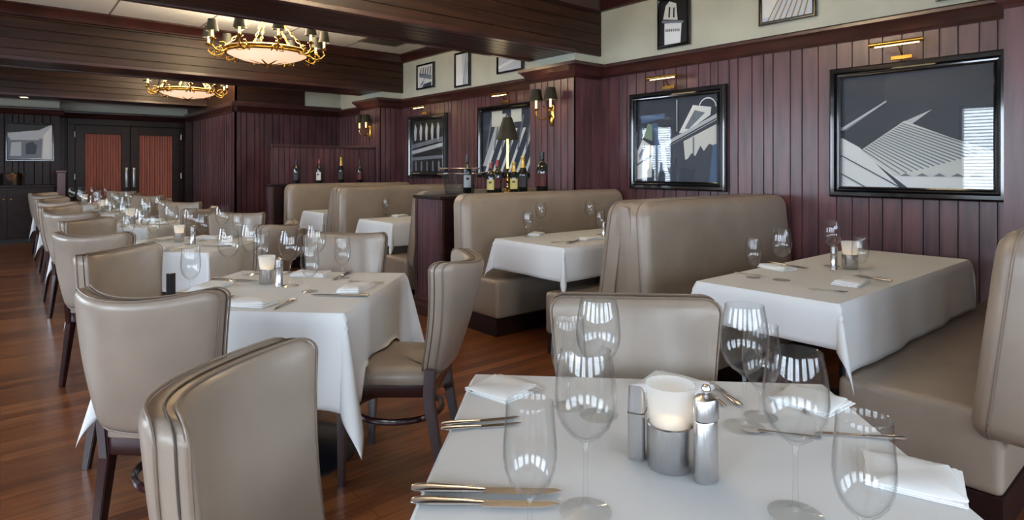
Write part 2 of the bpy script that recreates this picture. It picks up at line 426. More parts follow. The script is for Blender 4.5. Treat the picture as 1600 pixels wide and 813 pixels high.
# projecting box at the far right with its boarded front and side
struct(board_wall('wall_alcove_front', 'x', NY, -1, NX, RX, 0, ZR0+.03))
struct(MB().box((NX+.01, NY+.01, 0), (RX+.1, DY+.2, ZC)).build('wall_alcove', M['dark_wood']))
struct(board_wall('wall_alcove_side', 'y', NX, -1, NY, DY, 0, ZR0+.03))
struct(MB().box((4.34, NY-.015, ZR1-.02), (RX+.02, NY+.02, ZC)).build('wall_alcove_paint', M['paint']))
struct(MB().box((NX-.0, NY-.03, ZR1-.03), (4.34, NY+.02, ZC)).box((NX-.0, NY-.03, ZR1-.03), (NX+.03, DY, ZC)).build('alcove_bulkhead', M['beam_wood']))
rail_x('trim_2', NY, -1, NX-.06, RX, z1=ZR1+.04); rail_y('trim_3', NX, -1, NY-.06, DY, z1=ZR1+.04)
# far wall: left part (sideboard) and door recess
struct(MB().box((LX, FY+.01, 0), (.86, DY+.2, ZC)).build('wall_far_left', M['paint']))
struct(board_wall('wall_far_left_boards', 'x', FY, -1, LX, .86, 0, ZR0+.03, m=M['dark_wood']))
struct(MB().box((.86, DY+.012, 0), (NX+.1, DY+.2, ZC)).build('wall_far', M['paint']))
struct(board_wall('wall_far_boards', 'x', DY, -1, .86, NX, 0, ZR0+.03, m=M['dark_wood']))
rail_x('trim_4', FY, -1, LX, .92); rail_x('trim_5', DY, -1, .86, NX)
# left window wall and the wall behind the camera (seen in reflections, they carry the daylight)
def window_wall(axis, face, sgn, lo, hi, wins, name):
    z0, z1 = .85, 2.45; mb = MB(); cur = lo
    def B(a0, a1, b0, b1, mbb=mb, t0=-.2, t1=0):
        f0, f1 = sorted((face+sgn*t0, face+sgn*t1))
        if axis == 'y': mbb.box((f0, a0, b0), (f1, a1, b1))
        else: mbb.box((a0, f0, b0), (a1, f1, b1))
    for c, wd in wins:
        B(cur, c-wd/2, 0, ZC); B(c-wd/2, c+wd/2, 0, z0); B(c-wd/2, c+wd/2, z1, ZC); cur = c+wd/2
    B(cur, hi, 0, ZC)
    struct(mb.build(name, M['paint']))
    for i, (c, wd) in enumerate(wins):
        f = MB()
        B(c-wd/2, c-wd/2+.05, z0, z1, f, -.1, .02); B(c+wd/2-.05, c+wd/2, z0, z1, f, -.1, .02)
        B(c-wd/2, c+wd/2, z0, z0+.05, f, -.1, .05); B(c-wd/2, c+wd/2, z1-.05, z1, f, -.1, .02); B(c-.02, c+.02, z0, z1, f, -.1, -.04)
        fr = struct(f.build('window_%d' % (i+1), M['trim_wood']))
        s = MB()
        z = z0+.08
        while z < z1-.05:
            if axis == 'y': s.box((-.022, -wd/2+.05, -.0015), (.022, wd/2-.05, .0015), T=Matrix.Translation((face-sgn*.04, c, z)) @ Matrix.Rotation(sgn*.5, 4, 'Y'))
            else: s.box((-wd/2+.05, -.022, -.0015), (wd/2-.05, .022, .0015), T=Matrix.Translation((c, face-sgn*.04, z)) @ Matrix.Rotation(-sgn*.5, 4, 'X'))
            z += .06
        b = s.build('window_blind', M['blind'], fr)
window_wall('y', LX, 1, BY, DY, WIN_L, 'wall_left')
window_wall('x', BY, 1, LX, RX, WIN_B, 'wall_back')

# double doors with curtains in the far recess
def doors():
    d = empty('door_1', (0, 0, 0)); d['kind'] = 'structure'
    x0, x1, zt = 1.12, 2.98, 2.18; y = DY-.012
    fr = MB().box((x0-.12, y-.06, 0), (x0, y, zt+.12), .006).box((x1, y-.06, 0), (x1+.12, y, zt+.12), .006).box((x0-.12, y-.07, zt), (x1+.12, y, zt+.12), .006)
    fr.build('door_frame', M['dark_wood'], d)
    xm = (x0+x1)/2
    for a, b, hs in ((x0+.01, xm-.005, 1), (xm+.005, x1-.01, -1)):
        lf = MB(); s = .15
        lf.box((a, y-.045, .02), (a+s, y-.005, zt-.01), .004).box((b-s, y-.045, .02), (b, y-.005, zt-.01), .004)
        lf.box((a+s, y-.045, .02), (b-s, y-.005, .32), .004).box((a+s, y-.045, zt-.17), (b-s, y-.005, zt-.01), .004)
        leaf = lf.build('door_leaf', M['dark_wood'], d)
        # gathered curtain: wavy sheet with thickness
        n = 90; P = []
        for k in range(n+1):
            xx = a+s+.005+(b-a-2*s-.01)*k/n; P.append((xx, y-.022+.010*math.sin(k*.9)+.004*math.sin(k*2.3+1)))
        P += [(xx, yy+.003) for xx, yy in reversed(P)]
        c = MB().extrude(P, 'z', .33, zt-.18).build('curtain', M['curtain'], leaf, True)
        hx = b-.06 if hs == 1 else a+.06
        MB().tube([(hx, y-.05, .98), (hx, y-.085, 1.0), (hx, y-.085, 1.26), (hx, y-.05, 1.28)], .009).box((hx-.02, y-.05, .93), (hx+.02, y-.044, 1.33), .003).build('door_handle', M['hinge'], leaf, True)
        ox = a if hs == 1 else b
        for zz in (.3, 1.1, 1.93):
            MB().lathe([(.010, 0), (.010, .11)], 10, (ox-.012*hs, y-.055, zz)).build('hinge', M['hinge'], leaf, True)
doors()
struct(MB().box((NX-.14, DY-.5, 0), (NX-.005, DY-.36, ZR0), .008).build('trim_6', M['dark_wood']))

# ------------------------------------------------------------------ framed pictures
def frame_ring(mb, w, h, fw, d, y0=0):
    """moulded frame round a w x h opening, four mitred sticks"""
    prof = [(0, 0), (0, d*.7), (.12, d*.85), (.22, d*.6), (.34, d*.62), (.5, d), (.8, d), (.93, d*.85), (1, d*.5), (1, 0)]
    tmp = bmesh.new(); R = []
    for t, dd in prof:
        e = t*fw
        R.append([tmp.verts.new((sx*(w/2+e), y0-dd, sz*(h/2+e))) for sx, sz in ((-1, -1), (1, -1), (1, 1), (-1, 1))])
    for a, b in zip(R, R[1:]):
        for i in range(4):
            j = (i+1) % 4; tmp.faces.new((a[i], a[j], b[j], b[i]))
    for i in range(4):
        j = (i+1) % 4; tmp.faces.new((R[-1][i], R[-1][j], R[0][j], R[0][i]))
    bmesh.ops.recalc_face_normals(tmp, faces=tmp.faces); return mb.merge(tmp)
def picture(center, rz, W, Hh, fw, d, art, label, group=None, pane=True, cat='picture'):
    e = empty('framed_picture', center, rz, label, cat, group)
    w, h = W-2*fw, Hh-2*fw
    frame_ring(MB(), w, h, fw, d).build('frame', M['black_frame'], e)
    bg, shapes = art
    mats = []; mb = MB()
    def idx(k):
        if M[k] not in mats: mats.append(M[k])
        return mats.index(M[k])
    mb.box((-w/2-.005, -.012, -h/2-.005), (w/2+.005, -.002, h/2+.005)); idx(bg)
    base = len(mb.bm.faces); lay = -.012
    counts = [(base, 0)]
    for k, pts in shapes:
        lay -= .0004; n0 = len(mb.bm.faces)
        mb.poly([(-w/2+x*w, -h/2+y*h) for x, y in pts], lay+.0004, .0006)
        counts.append((len(mb.bm.faces), idx(k)))
    mb.bm.faces.ensure_lookup_table(); s = 0
    for end, mi in counts:
        for fi in range(s, end): mb.bm.faces[fi].material_index = mi
        s = end
    mb.build('print', mats, e)
    if pane: MB().box((-w/2-.003, lay-.006, -h/2-.003), (w/2+.003, lay-.0045, h/2+.003)).build('glass_pane', M['pane'], e)
    return e
def art_roof():
    S = [('p_dark', [(0, .78), (.45, .6), (1, .86), (1, 1), (0, 1)])]
    S = []
    S.append(('p_mid', [(.0, .52), (.03, .52), (.33, .76), (.325, .775)]))
    S.append(('p_light', [(0, .515), (.325, .755), (.32, .765), (0, .545)]))
    S.append(('p_light', [(.42, .56), (.63, .665), (.5, .55)]))
    S.append(('p_white', [(0, 0), (.42, 0), (.13, .36), (0, .45)]))
    S.append(('p_white', [(.13, .33), (.47, 0), (1, 0), (1, .1), (.4, .13)]))
    S.append(('p_pale', [(.14, .33), (.45, .58), (.75, .42), (1, .3), (1, .08), (.38, .1)]))
    for k in range(17):     # corrugated roof ribs
        t = k/17; a = (.15+.30*t, .335+.235*t); b = (.42+.56*(t**.9)*1.03, .11+.20*t)
        dx = .006
        S.append(('p_mid', [a, (a[0]+.012, a[1]+.004), (b[0], b[1]+.012), (b[0], b[1])]))
    for k in range(5):
        S.append(('p_mid', [(.42+.11*k, .10), (.46+.11*k, .125), (.50+.11*k, .098)]))
    S.append(('p_dark', [(0, .28), (0, .29), (.43, 0), (.415, 0)])); S.append(('p_dark', [(0, .11), (0, .12), (.18, 0), (.165, 0)]))
    return ('p_sky', S)
def art_gable():
    S = [('p_dark', [(0, .72), (.55, .55), (1, .8), (1, 0), (0, 0)])]
    S.append(('p_refl_blue', [(.05, .72), (.36, .78), (.36, .83), (.04, .82)]))  # blue and green shapes: reflected window with greenery, painted into the print
    S.append(('p_refl_green', [(.07, .55), (.14, .72), (.2, .7), (.2, .5)])); S.append(('p_refl_green', [(.24, .68), (.4, .64), (.4, .56), (.27, .54)]))
    S.append(('p_refl_blue', [(.19, .72), (.26, .72), (.40, .12), (.29, .12)]))
    S.append(('p_light', [(.31, .5), (.36, .44), (.4, .14), (.33, .14)]))
    S.append(('p_white', [(0, .38), (.07, .52), (.22, .42), (.2, .3), (.19, .05), (0, .02)]))
    S.append(('p_mid', [(.02, .33), (.09, .46), (.12, .43), (.03, .26)])); S.append(('p_mid', [(0, .22), (.2, .34), (.2, .31), (0, .19)]))
    S.append(('p_white', [(.54, .58), (.71, .9), (.92, .86), (.91, .77), (.62, .58)]))
    S.append(('p_mid', [(.61, .63), (.73, .84), (.85, .80), (.66, .62)]))
    S.append(('p_light', [(.36, .47), (.98, .78), (.98, .71), (.38, .41)])); S.append(('p_black', [(.42, .455), (.98, .735), (.98, .72), (.43, .44)]))
    for k in range(8):
        a = PI*k/8; b = PI*(k+1)/8
        S.append(('p_white', [(.88+.09*math.cos(a), .86+.1*math.sin(a)), (.88+.1*math.cos(a), .86+.115*math.sin(a)), (.88+.1*math.cos(b), .86+.115*math.sin(b)), (.88+.09*math.cos(b), .86+.1*math.sin(b))]))
    S.append(('p_pale', [(.6, .48), (.98, .66), (.98, .40), (.62, .26)])); S.append(('p_mid', [(.71, .52), (.73, .53), (.73, .32), (.71, .31)]))
    S.append(('p_dark', [(.6, .2), (.7, .34), (.74, .3), (.8, .42), (.84, .36), (.9, .44), (1, .4), (1, 0), (.6, 0)]))
    S.append(('p_refl_blue', [(.94, .42), (1, .45), (1, 0), (.9, 0)]))  # reflection strip at the right edge, also painted in
    S.append(('p_light', [(.515, .98), (.525, .98), (.525, .6), (.515, .6)]))
    return ('p_sky', S)
def art_beams():
    S = [('p_light', [(.0, .1), (.12, .1), (.5, .95), (.35, .95)])]
    for k in range(6):
        x = .05+.16*k
        S.append(('p_white', [(x, 0), (x+.05, 0), (x+.35, .7), (x+.30, .7)]))
        S.append(('p_mid', [(x+.02, .35), (x+.05, .35), (x+.16, .9), (x+.13, .9)]))
    S.append(('p_pale', [(.2, .75), (.42, .75), (.42, 1), (.2, 1)])); S.append(('p_pale', [(.6, .8), (.8, .8), (.8, 1), (.6, 1)]))
    return ('p_dark', S)
def art_cornice():
    S = [('p_mid', [(0, .55), (1, .68), (1, .60), (0, .47)]), ('p_light', [(0, .43), (1, .57), (1, .50), (0, .36)]), ('p_mid', [(0, .30), (1, .34), (1, .28), (0, .24)])]
    for k in range(5):
        x = .08+.18*k
        S.append(('p_light', [(x, .62), (x+.05, .63), (x+.07, .85), (x+.02, .95), (x-.02, .8)]))
        S.append(('p_mid', [(x+.02, .04), (x+.07, .04), (x+.07, .2), (x+.04, .24), (x+.02, .2)]))
    return ('p_black', S)
def art_tower(kind):
    if kind == 0:
        S = [('p_white', [(.15, 0), (.75, 0), (.8, .45), (.15, .5)]), ('p_mid', [(.05, .52), (.85, .43), (.88, .48), (.05, .58)]), ('p_pale', [(.1, .6), (.65, .52), (.6, .9), (.35, .98), (.2, .9)]),
             ('p_black', [(.3, .62), (.36, .61), (.38, .85), (.32, .85)]), ('p_black', [(.48, .6), (.54, .59), (.54, .82), (.49, .82)])]
        for k in range(8): S.append(('p_dark', [(.2+.07*k, .3-.006*k), (.235+.07*k, .3-.006*k), (.235+.07*k, .36-.006*k), (.2+.07*k, .36-.006*k)]))
        return ('p_black', S)
    if kind == 1:
        S = [('p_pale', [(.0, .1), (.2, .1), (.5, 1), (0, 1)])]
        for k in range(7): S.append(('p_warm', [(.1+.12*k, .0), (.13+.12*k, 0), (.5+.09*k, .8), (.48+.09*k, .8)]))
        return ('p_light', S)
    if kind == 2:
        S = [('p_light', [(.0, .0), (.4, .0), (.55, .5), (.3, .35)]), ('p_mid', [(.1, .5), (.9, .3), (.9, .5), (.1, .7)]), ('p_dark', [(.3, .0), (.9, 0), (.9, .2), (.4, .15)]),
             ('p_black', [(.25, .1), (.4, .25), (.36, .28), (.2, .13)])]
        for k in range(5): S.append(('p_dark', [(.15+.16*k, .56), (.2+.16*k, .54), (.25+.16*k, .9), (.2+.16*k, .9)]))
        return ('p_pale', S)
    if kind == 3:
        return ('p_light', [('p_white', [(.0, 0), (.55, 0), (.45, 1), (0, 1)]), ('p_mid', [(.55, 0), (.62, 0), (.85, .98), (.8, .98)]), ('p_dark', [(.7, 0), (.74, 0), (.92, .7), (.9, .75)])])
    if kind == 4:
        S = [('p_white', [(0, .1), (1, .35), (1, .45), (0, .2)])]
        for k in range(5): S.append(('p_mid', [(0, .5+.1*k), (1, .62+.09*k), (1, .65+.09*k), (0, .54+.1*k)]))
        return ('p_light', S)
    S = [('p_black', [(0, .75), (.7, .85), (.95, 1), (0, 1)]), ('p_mid', [(.0, .0), (.75, .05), (.78, .6), (0, .62)]), ('p_white', [(.78, 0), (1, 0), (1, 1), (.97, .95), (.8, .7)]),
         ('p_dark', [(.4, .15), (.62, .15), (.66, .4), (.55, .52), (.4, .45)]), ('p_light', [(.05, .55), (.7, .56), (.7, .6), (.05, .66)]), ('p_light', [(.05, .1), (.3, .1), (.3, .5), (.08, .48)])]
    return ('p_light', S)
RW = -PI/2
wy = RX-.002
def wall_pic(y0, y1, z0, z1, fw, d, art, label, **k): return picture((wy, (y0+y1)/2, (z0+z1)/2), RW, y1-y0, z1-z0, fw, d, art, label, **k)
wall_pic(.94, 2.06, 1.095, 2.10, .085, .06, art_roof(), 'large black framed photograph of a white corrugated roof, largest on the panelled wall')
wall_pic(2.955, 4.048, 1.105, 2.085, .085, .06, art_gable(), 'black framed photograph of white gables on dark sky, above the nearer empty booth backs')
wall_pic(5.50, 6.67, 1.19, 2.15, .08, .06, art_beams(), 'black framed photograph of slanting white girders, partly behind the shaded table lamp')
wall_pic(7.45, 8.52, 1.165, 2.14, .08, .06, art_cornice(), 'black framed photograph of a dark carved cornice, farthest large one on the panelled wall')
wall_pic(3.34, 3.714, 2.50, 3.0, .035, .03, art_tower(0), 'small black framed photograph of a white tower, high on the painted wall', pane=False)
wall_pic(2.17, 2.655, 2.545, 2.97, .03, .03, art_tower(1), 'small framed warm toned photograph of a ribbed ceiling, high on the painted wall', pane=False)
wall_pic(1.14, 1.355, 2.488, 2.85, .03, .03, art_tower(3), 'small dark frame at the top edge, above the largest photograph', pane=False)
wall_pic(7.81, 8.3, 2.545, 2.94, .03, .03, art_tower(2), 'small square framed photograph with arches, farthest on the high painted wall', pane=False)
wall_pic(6.89, 7.255, 2.475, 2.975, .03, .03, art_tower(3), 'small upright framed photograph of a curved white facade, on the high painted wall', pane=False)
wall_pic(5.76, 6.28, 2.555, 3.0, .03, .03, art_tower(4), 'small framed photograph of stepped cornices, high and close to the ceiling beam', pane=False)
picture(((.07+.78)/2, FY-.002, 1.80), 0, .70, .70, .03, .03, art_tower(5), 'square framed photograph of carved stonework, above the far sideboard', pane=False)

def picture_light(y, z, label):
    e = empty('picture_light', (RX, y, z), RW, label, 'picture light', 'brass picture lights')
    MB().tube([(-.17, -.17, .07), (.17, -.17, .07)], .016, 12).lathe([(.018, -.004), (.018, .004)], 12, (0, 0, 0), T=Matrix.Translation((-.17, -.17, .07)) @ Matrix.Rotation(PI/2, 4, 'Y')).build('lamp_tube', M['brass'], e, True)
    MB().tube([(0, -.01, -.015), (0, -.06, .0), (0, -.12, .05), (0, -.165, .065)], .007, 8).build('arm', M['brass'], e, True)
    MB().box((-.07, -.075, -.04), (.07, -.062, -.01), .004).build('mounting_bracket', M['brass'], e)
    MB().box((-.14, -.174, .050), (.14, -.166, .055)).build('light_strip', M['bulb'], e)
    l = bpy.data.lights.new('picture_lamp', 'AREA'); l.shape = 'RECTANGLE'; l.size = .28; l.size_y = .03; l.energy = 1.2; l.color = (1, .78, .45)
    o = bpy.data.objects.new('picture_lamp', l); COL.objects.link(o); o.parent = e; o.location = (0, -.17, .045); o.rotation_euler = (-math.radians(35), 0, 0)
    return e
picture_light(1.55, 2.145, 'brass picture light over the largest photograph, with the corrugated roof')
picture_light(3.55, 2.13, 'brass picture light over the photograph of white gables')
picture_light(6.05, 2.195, 'brass picture light over the photograph of slanting girders')
picture_light(8.0, 2.185, 'brass picture light over the photograph of the dark cornice')

# ------------------------------------------------------------------ lamps
def small_shade(mb, c, r0, r1, h):  # open cone with thickness
    return mb.lathe([(r0, 0), (r1, h), (r1-.003, h), (r0-.003, 0), (r0, 0)], 20, c, cap=False)
def chandelier(loc, label):
    e = empty('chandelier', loc, .17, label, 'chandelier', 'brass chandeliers')
    # loc z = bottom of bowl
    MB().lathe([(0, .0), (.06, .003), (.17, .018), (.28, .043), (.37, .074), (.42, .10), (.412, .102), (.36, .080), (.27, .052), (.16, .028), (0, .010)], 40).build('glass_bowl', M['alabaster'], e, True)
    r = MB().lathe([(.415, .095), (.435, .09), (.45, .105), (.44, .125), (.455, .14), (.43, .155), (.41, .14), (.415, .095)], 48, cap=False)
    r.build('rim_ring', M['brass'], e, True)
    f = MB()
    for k in range(8):      # leaves under the bowl
        a = 2*PI*k/8
        P = [(math.cos(a)*q, math.sin(a)*q, z) for q, z in ((.015, -.012), (.07, -.008), (.14, .004), (.21, .018))]
        f.tube(P, [.012, .014, .010, .003], 8, flat=.35)
    f.lathe([(0, -.055), (.012, -.045), (.008, -.035), (.02, -.025), (.03, -.01), (.012, 0), (0, .002)], 16)
    f.build('finial', M['brass'], e, True)
    n = 10
    for k in range(n):
        a = 2*PI*k/n; ca, sa = math.cos(a), math.sin(a)
        def p(rr, z, off=0): return (ca*rr-sa*off, sa*rr+ca*off, z-.065)
        arm = MB().tube([p(.43, .185), p(.47, .15), p(.52, .13), p(.575, .145), p(.61, .185), p(.60, .225), p(.605, .25)], .009, 8)
        arm.tube([p(.45, .2), p(.49, .235), p(.53, .225), p(.535, .195), p(.51, .185)], .006, 6)
        arm.tube([p(.45, .16, .02), p(.49, .13, .05), p(.54, .12, .06), p(.56, .16, .05), p(.53, .18, .035)], .006, 6)
        arm.tube([p(.45, .16, -.02), p(.49, .13, -.05), p(.54, .12, -.06), p(.56, .16, -.05), p(.53, .18, -.035)], .006, 6)
        arm.lathe([(.006, .165), (.03, .18), (.036, .19), (.013, .195), (.013, .205)], 14, (ca*.605, sa*.605, 0))
        am = arm.build('arm', M['brass'], e, True)
        MB().lathe([(.012, .20), (.012, .275)], 12, (ca*.605, sa*.605, 0)).build('candle_sleeve', M['candle_sleeve'], am, True)
        MB().lathe([(0, .275), (.012, .283), (.014, .30), (.006, .325), (0, .33)], 12, (ca*.605, sa*.605, 0)).build('bulb', M['bulb'], am, True)
        small_shade(MB(), (ca*.605, sa*.605, .262), .064, .042, .125).build('lamp_shade', M['shade'], am, True)
    for k in range(5):       # scroll leaves and chains to the ceiling
        a = 2*PI*k/5+.3; ca, sa = math.cos(a), math.sin(a)
        c = MB(); p0 = Vector((ca*.43, sa*.43, .15)); p1 = Vector((ca*.03, sa*.03, ZC-loc[2]-.06)); m = 12
        for q in range(m):
            a0 = p0.lerp(p1, q/m); a1 = p0.lerp(p1, (q+1)/m); mid = (a0+a1)/2; t = (a1-a0).normalized(); L = (a1-a0).length*.62
            sd = t.cross(Vector((0, 0, 1))).normalized() if q % 2 else t.cross(Vector((-sa, ca, 0))).normalized()
            c.tube([mid+t*(L*math.cos(x))+sd*(.013*math.sin(x)) for x in [2*PI*j/10 for j in range(10)]], .0035, 5, closed=True)
        c.build('chain', M['brass'], e, True)
    MB().lathe([(.0, ZC-loc[2]-.07), (.03, ZC-loc[2]-.065), (.06, ZC-loc[2]-.03), (.09, ZC-loc[2]-.012), (.09, ZC-loc[2])], 24).build('ceiling_canopy', M['brass'], e, True)
    for zz, en, rad in ((.40, 46, .25), ):
        l = bpy.data.lights.new('chandelier_lamp', 'POINT'); l.energy = en; l.color = (1, .78, .5); l.shadow_soft_size = rad
        o = bpy.data.objects.new('chandelier_lamp', l); COL.objects.link(o); o.parent = e; o.location = (0, 0, zz)
    l = bpy.data.lights.new('bowl_lamp', 'AREA'); l.shape = 'DISK'; l.size = .7; l.energy = 78; l.color = (1, .84, .62)
    o = bpy.data.objects.new('bowl_lamp', l); COL.objects.link(o); o.parent = e; o.location = (0, 0, .125); o.rotation_euler = (PI, 0, 0)
    return e
chandelier((2.29, 6.97, 2.49), 'nearer brass chandelier with alabaster bowl and small black shades')
chandelier((2.40, 11.27, 2.48), 'farther brass chandelier with alabaster bowl, beyond the second ceiling beam')
chandelier((2.29, 2.65, 2.49), 'brass chandelier hanging over the front tables, above the picture frame edge')

def sconce(y, label):
    e = empty('wall_sconce', (PX, y, 1.95), RW, label, 'wall lamp', 'brass wall sconces')
    MB().lathe([(0, 0), (.02, .01), (.03, .05), (.05, .1), (.04, .15), (.055, .2), (.03, .25), (.012, .27), (0, .28)], 18, (0, -.012, -.17), sy=.35).build('backplate', M['brass'], e, True)
    for s in (-1, 1):
        am = MB().tube([(0, -.02, -.03), (s*.04, -.06, -.09), (s*.08, -.11, -.09), (s*.11, -.13, -.04), (s*.115, -.13, .01)], .009, 8)
        am.lathe([(.005, 0), (.03, .015), (.033, .022), (.01, .026)], 14, (s*.115, -.13, .0)).tube([(s*.02, -.03, -.0), (s*.06, -.06, .03), (s*.05, -.09, .05), (s*.03, -.07, .035)], .005, 6)
        a = am.build('arm', M['brass'], e, True)
        MB().lathe([(.011, .02), (.011, .12)], 12, (s*.115, -.13, 0)).build('candle_sleeve', M['candle_sleeve'], a, True)
        MB().lathe([(0, .12), (.013, .13), (.014, .15), (0, .18)], 12, (s*.115, -.13, 0)).build('bulb', M['bulb'], a, True)
        small_shade(MB(), (s*.115, -.13, .105), .078, .05, .13).build('lamp_shade', M['shade'], a, True)
        l = bpy.data.lights.new('sconce_lamp', 'POINT'); l.energy = 2.6; l.color = (1, .74, .42); l.shadow_soft_size = .02
        o = bpy.data.objects.new('sconce_lamp', l); COL.objects.link(o); o.parent = e; o.location = (s*.115, -.13, .16)
sconce(4.83, 'brass two-arm sconce with black shades on the nearer pilaster')
sconce(9.12, 'brass two-arm sconce with black shades on the farther pilaster')

# vent and recessed downlight
def vent():
    p = ray(598, 66, z=ZC); e = empty('ceiling_vent', (4.25, 7.85, ZC), 0, 'square white air vent in the pale ceiling by the chandelier', 'vent')
    MB().box((-.31, -.31, -.012), (.31, -.25, 0), .003).box((-.31, .25, -.012), (.31, .31, 0), .003).box((-.31, -.25, -.012), (-.25, .25, 0), .003).box((.25, -.25, -.012), (.31, .25, 0), .003).build('frame', M['vent_grey'], e)
    MB().box((-.25, -.25, -.003), (.25, .25, -.001)).build('backing', M['black'], e)
    s = MB()
    for k in range(11):
        T = Matrix.Translation((0, -.225+.045*k, -.012)) @ Matrix.Rotation(.7, 4, 'X')
        s.box((-.25, -.015, -.001), (.25, .015, .001), T=T)
    s.build('louvre', M['vent_grey'], e)
vent()
p = ray(38, 150, Y=13.4)
MB_ = MB().lathe([(.075, 0), (.075, -.008), (.055, -.01), (.055, 0)], 24, (p.x, 13.42, ZB)).build('recessed_downlight', M['mat_white'], None, True)
tag(MB_, 'small round downlight in the underside of the farthest beam', 'ceiling light')
MB().lathe([(0, -.004), (.054, -.004)], 24, (p.x, 13.42, ZB), cap=False).build('lens', M['bulb'], MB_)

# ------------------------------------------------------------------ dining chair
def make_chair():
    e = empty('dining_chair'); e['category'] = 'chair'
    W0, W1, Z0, Z1, T = .195, .246, .47, .945, .078
    def f(x, z, dep):
        v = (z-Z0)/(Z1-Z0); hw = W0+(W1-W0)*min(1, max(0, v))**.8
        xx = x*hw/W1
        yc = .05-.13*v-.012*math.sin(PI*v)+.125*(xx/W1)**2*(.5+.5*v)-.025
        top = .026*(min(1, abs(x)/W1)**2-1)*max(0, v)**2
        return (xx, yc+dep, z+top)
    out = dense(rrect(-W1, Z0, W1, Z1, .045, 6, (.05, .05, .045, .045)), .03)
    h = T/2
    prof = [(.03, h+.004), (.014, h), (.005, h-.007), (.0, h-.018), (.0, 0), (.0, -h+.018), (.005, -h+.007), (.014, -h), (.03, -h-.004)]
    back = MB().slab(out, prof, f, 7).build('backrest', M['leather'], e, True)
    for nm, dep, m in (('piping', h-.012, M['piping']), ('seam', 0.006, M['seam']), ('piping', -h+.012, M['piping'])):
        O = out; MB().tube([f(x*1.004, z+(.002 if z > .7 else -.002), dep) for x, z in O], .0031 if nm == 'piping' else .0022, 6, closed=True).build(nm, m, back, True)
    # seat
    sw0, sw1, y0, y1 = .20, .235, .035, .455
    def g(x, y, dep):
        t = (y-y0)/(y1-y0); k = (sw0+(sw1-sw0)*t)/sw1
        return (x*k, y, dep)
    o2 = dense(rrect(-sw1, y0, sw1, y1, .05), .05)
    MB().slab(o2, [(.06, .50), (.03, .495), (.01, .482), (.0, .465), (.0, .44), (.004, .432)], lambda x, y, d: g(x, y, d), 4).build('seat', M['leather'], e, True)
    o3 = [(x*.985, y) for x, y in dense(rrect(-sw1, y0, sw1, y1, .05), .05)]
    MB().slab(o3, [(.0, .438), (.0, .385), (.004, .380)], g, 2).build('seat_frame', M['chair_wood'], e, True)
    # ring stretcher
    ring = [(.178*math.cos(a), .235+.19*math.sin(a), .265) for a in [2*PI*k/32 for k in range(32)]]
    MB().tube(ring, .012, 8, closed=True, flat=1.2).build('stretcher', M['chair_wood'], e, True)
    for s in (-1, 1):
        MB().beam((s*.205, .415, .385), (s*.195, .425, 0), .042, .042, .026, .026).build('leg', M['chair_wood'], e)
        lg = MB().beam((s*.192, .05, .50), (s*.188, .06, .36), .036, .046).beam((s*.188, .06, .37), (s*.19, -.005, 0), .036, .046, .026, .03).build('leg', M['chair_wood'], e)
    return e
chair0 = make_chair()
def chair(x, y, face_deg, label):
    """x,y: point under the middle of the backrest top; face_deg: compass azimuth it faces (0 = +Y, 90 = +X)"""
    a = -math.radians(face_deg)
    o = Vector((x, y, 0)) - Matrix.Rotation(a, 3, 'Z') @ Vector((0, -.075, 0))
    return place(chair0, USED, o, a, label, group='taupe leather dining chairs')
TY = [.686+2.157*k for k in range(6)]; TX = 1.0
TN = ['front table', 'second table', 'third table', 'fourth table', 'fifth table', 'last table']
SIDE = {'outL': 'with its back to the window side aisle', }
chair(.295, 1.255, 134, 'taupe leather dining chair at far left, largest, left of the front table')
chair(1.487, 1.20, 225, 'taupe leather dining chair behind the front table, facing the camera')
chair(.312, 2.18, 45, 'taupe leather dining chair seen from behind, nearest on left of second table')
chair(.375, 3.43, 135, 'taupe leather dining chair facing right, just beyond the one seen from behind at second table')
chair(1.575, 2.17, 315, 'taupe leather dining chair in side view on right of second table, whole seat visible')
chair(1.62, 3.43, 225, 'taupe leather dining chair facing the camera across second table')
NTH = ['', '', 'third', 'fourth', 'fifth', 'last']
for k in range(2, 6):
    y = TY[k]; n = NTH[k]
    chair([.37, .42, .46, .46][k-2], y-.63, 45, 'taupe dining chair seen from behind, left of the %s row table' % n)
    chair([.45, .41, .46, .46][k-2], y+.62, 135, 'taupe dining chair facing right, far left side of the %s row table' % n)
    chair(1.555, y-.68, 315, 'taupe dining chair facing away left, near right side of the %s row table' % n)
    chair(1.62, y+.58, 225, 'taupe dining chair facing the camera, far right side of the %s row table' % n)

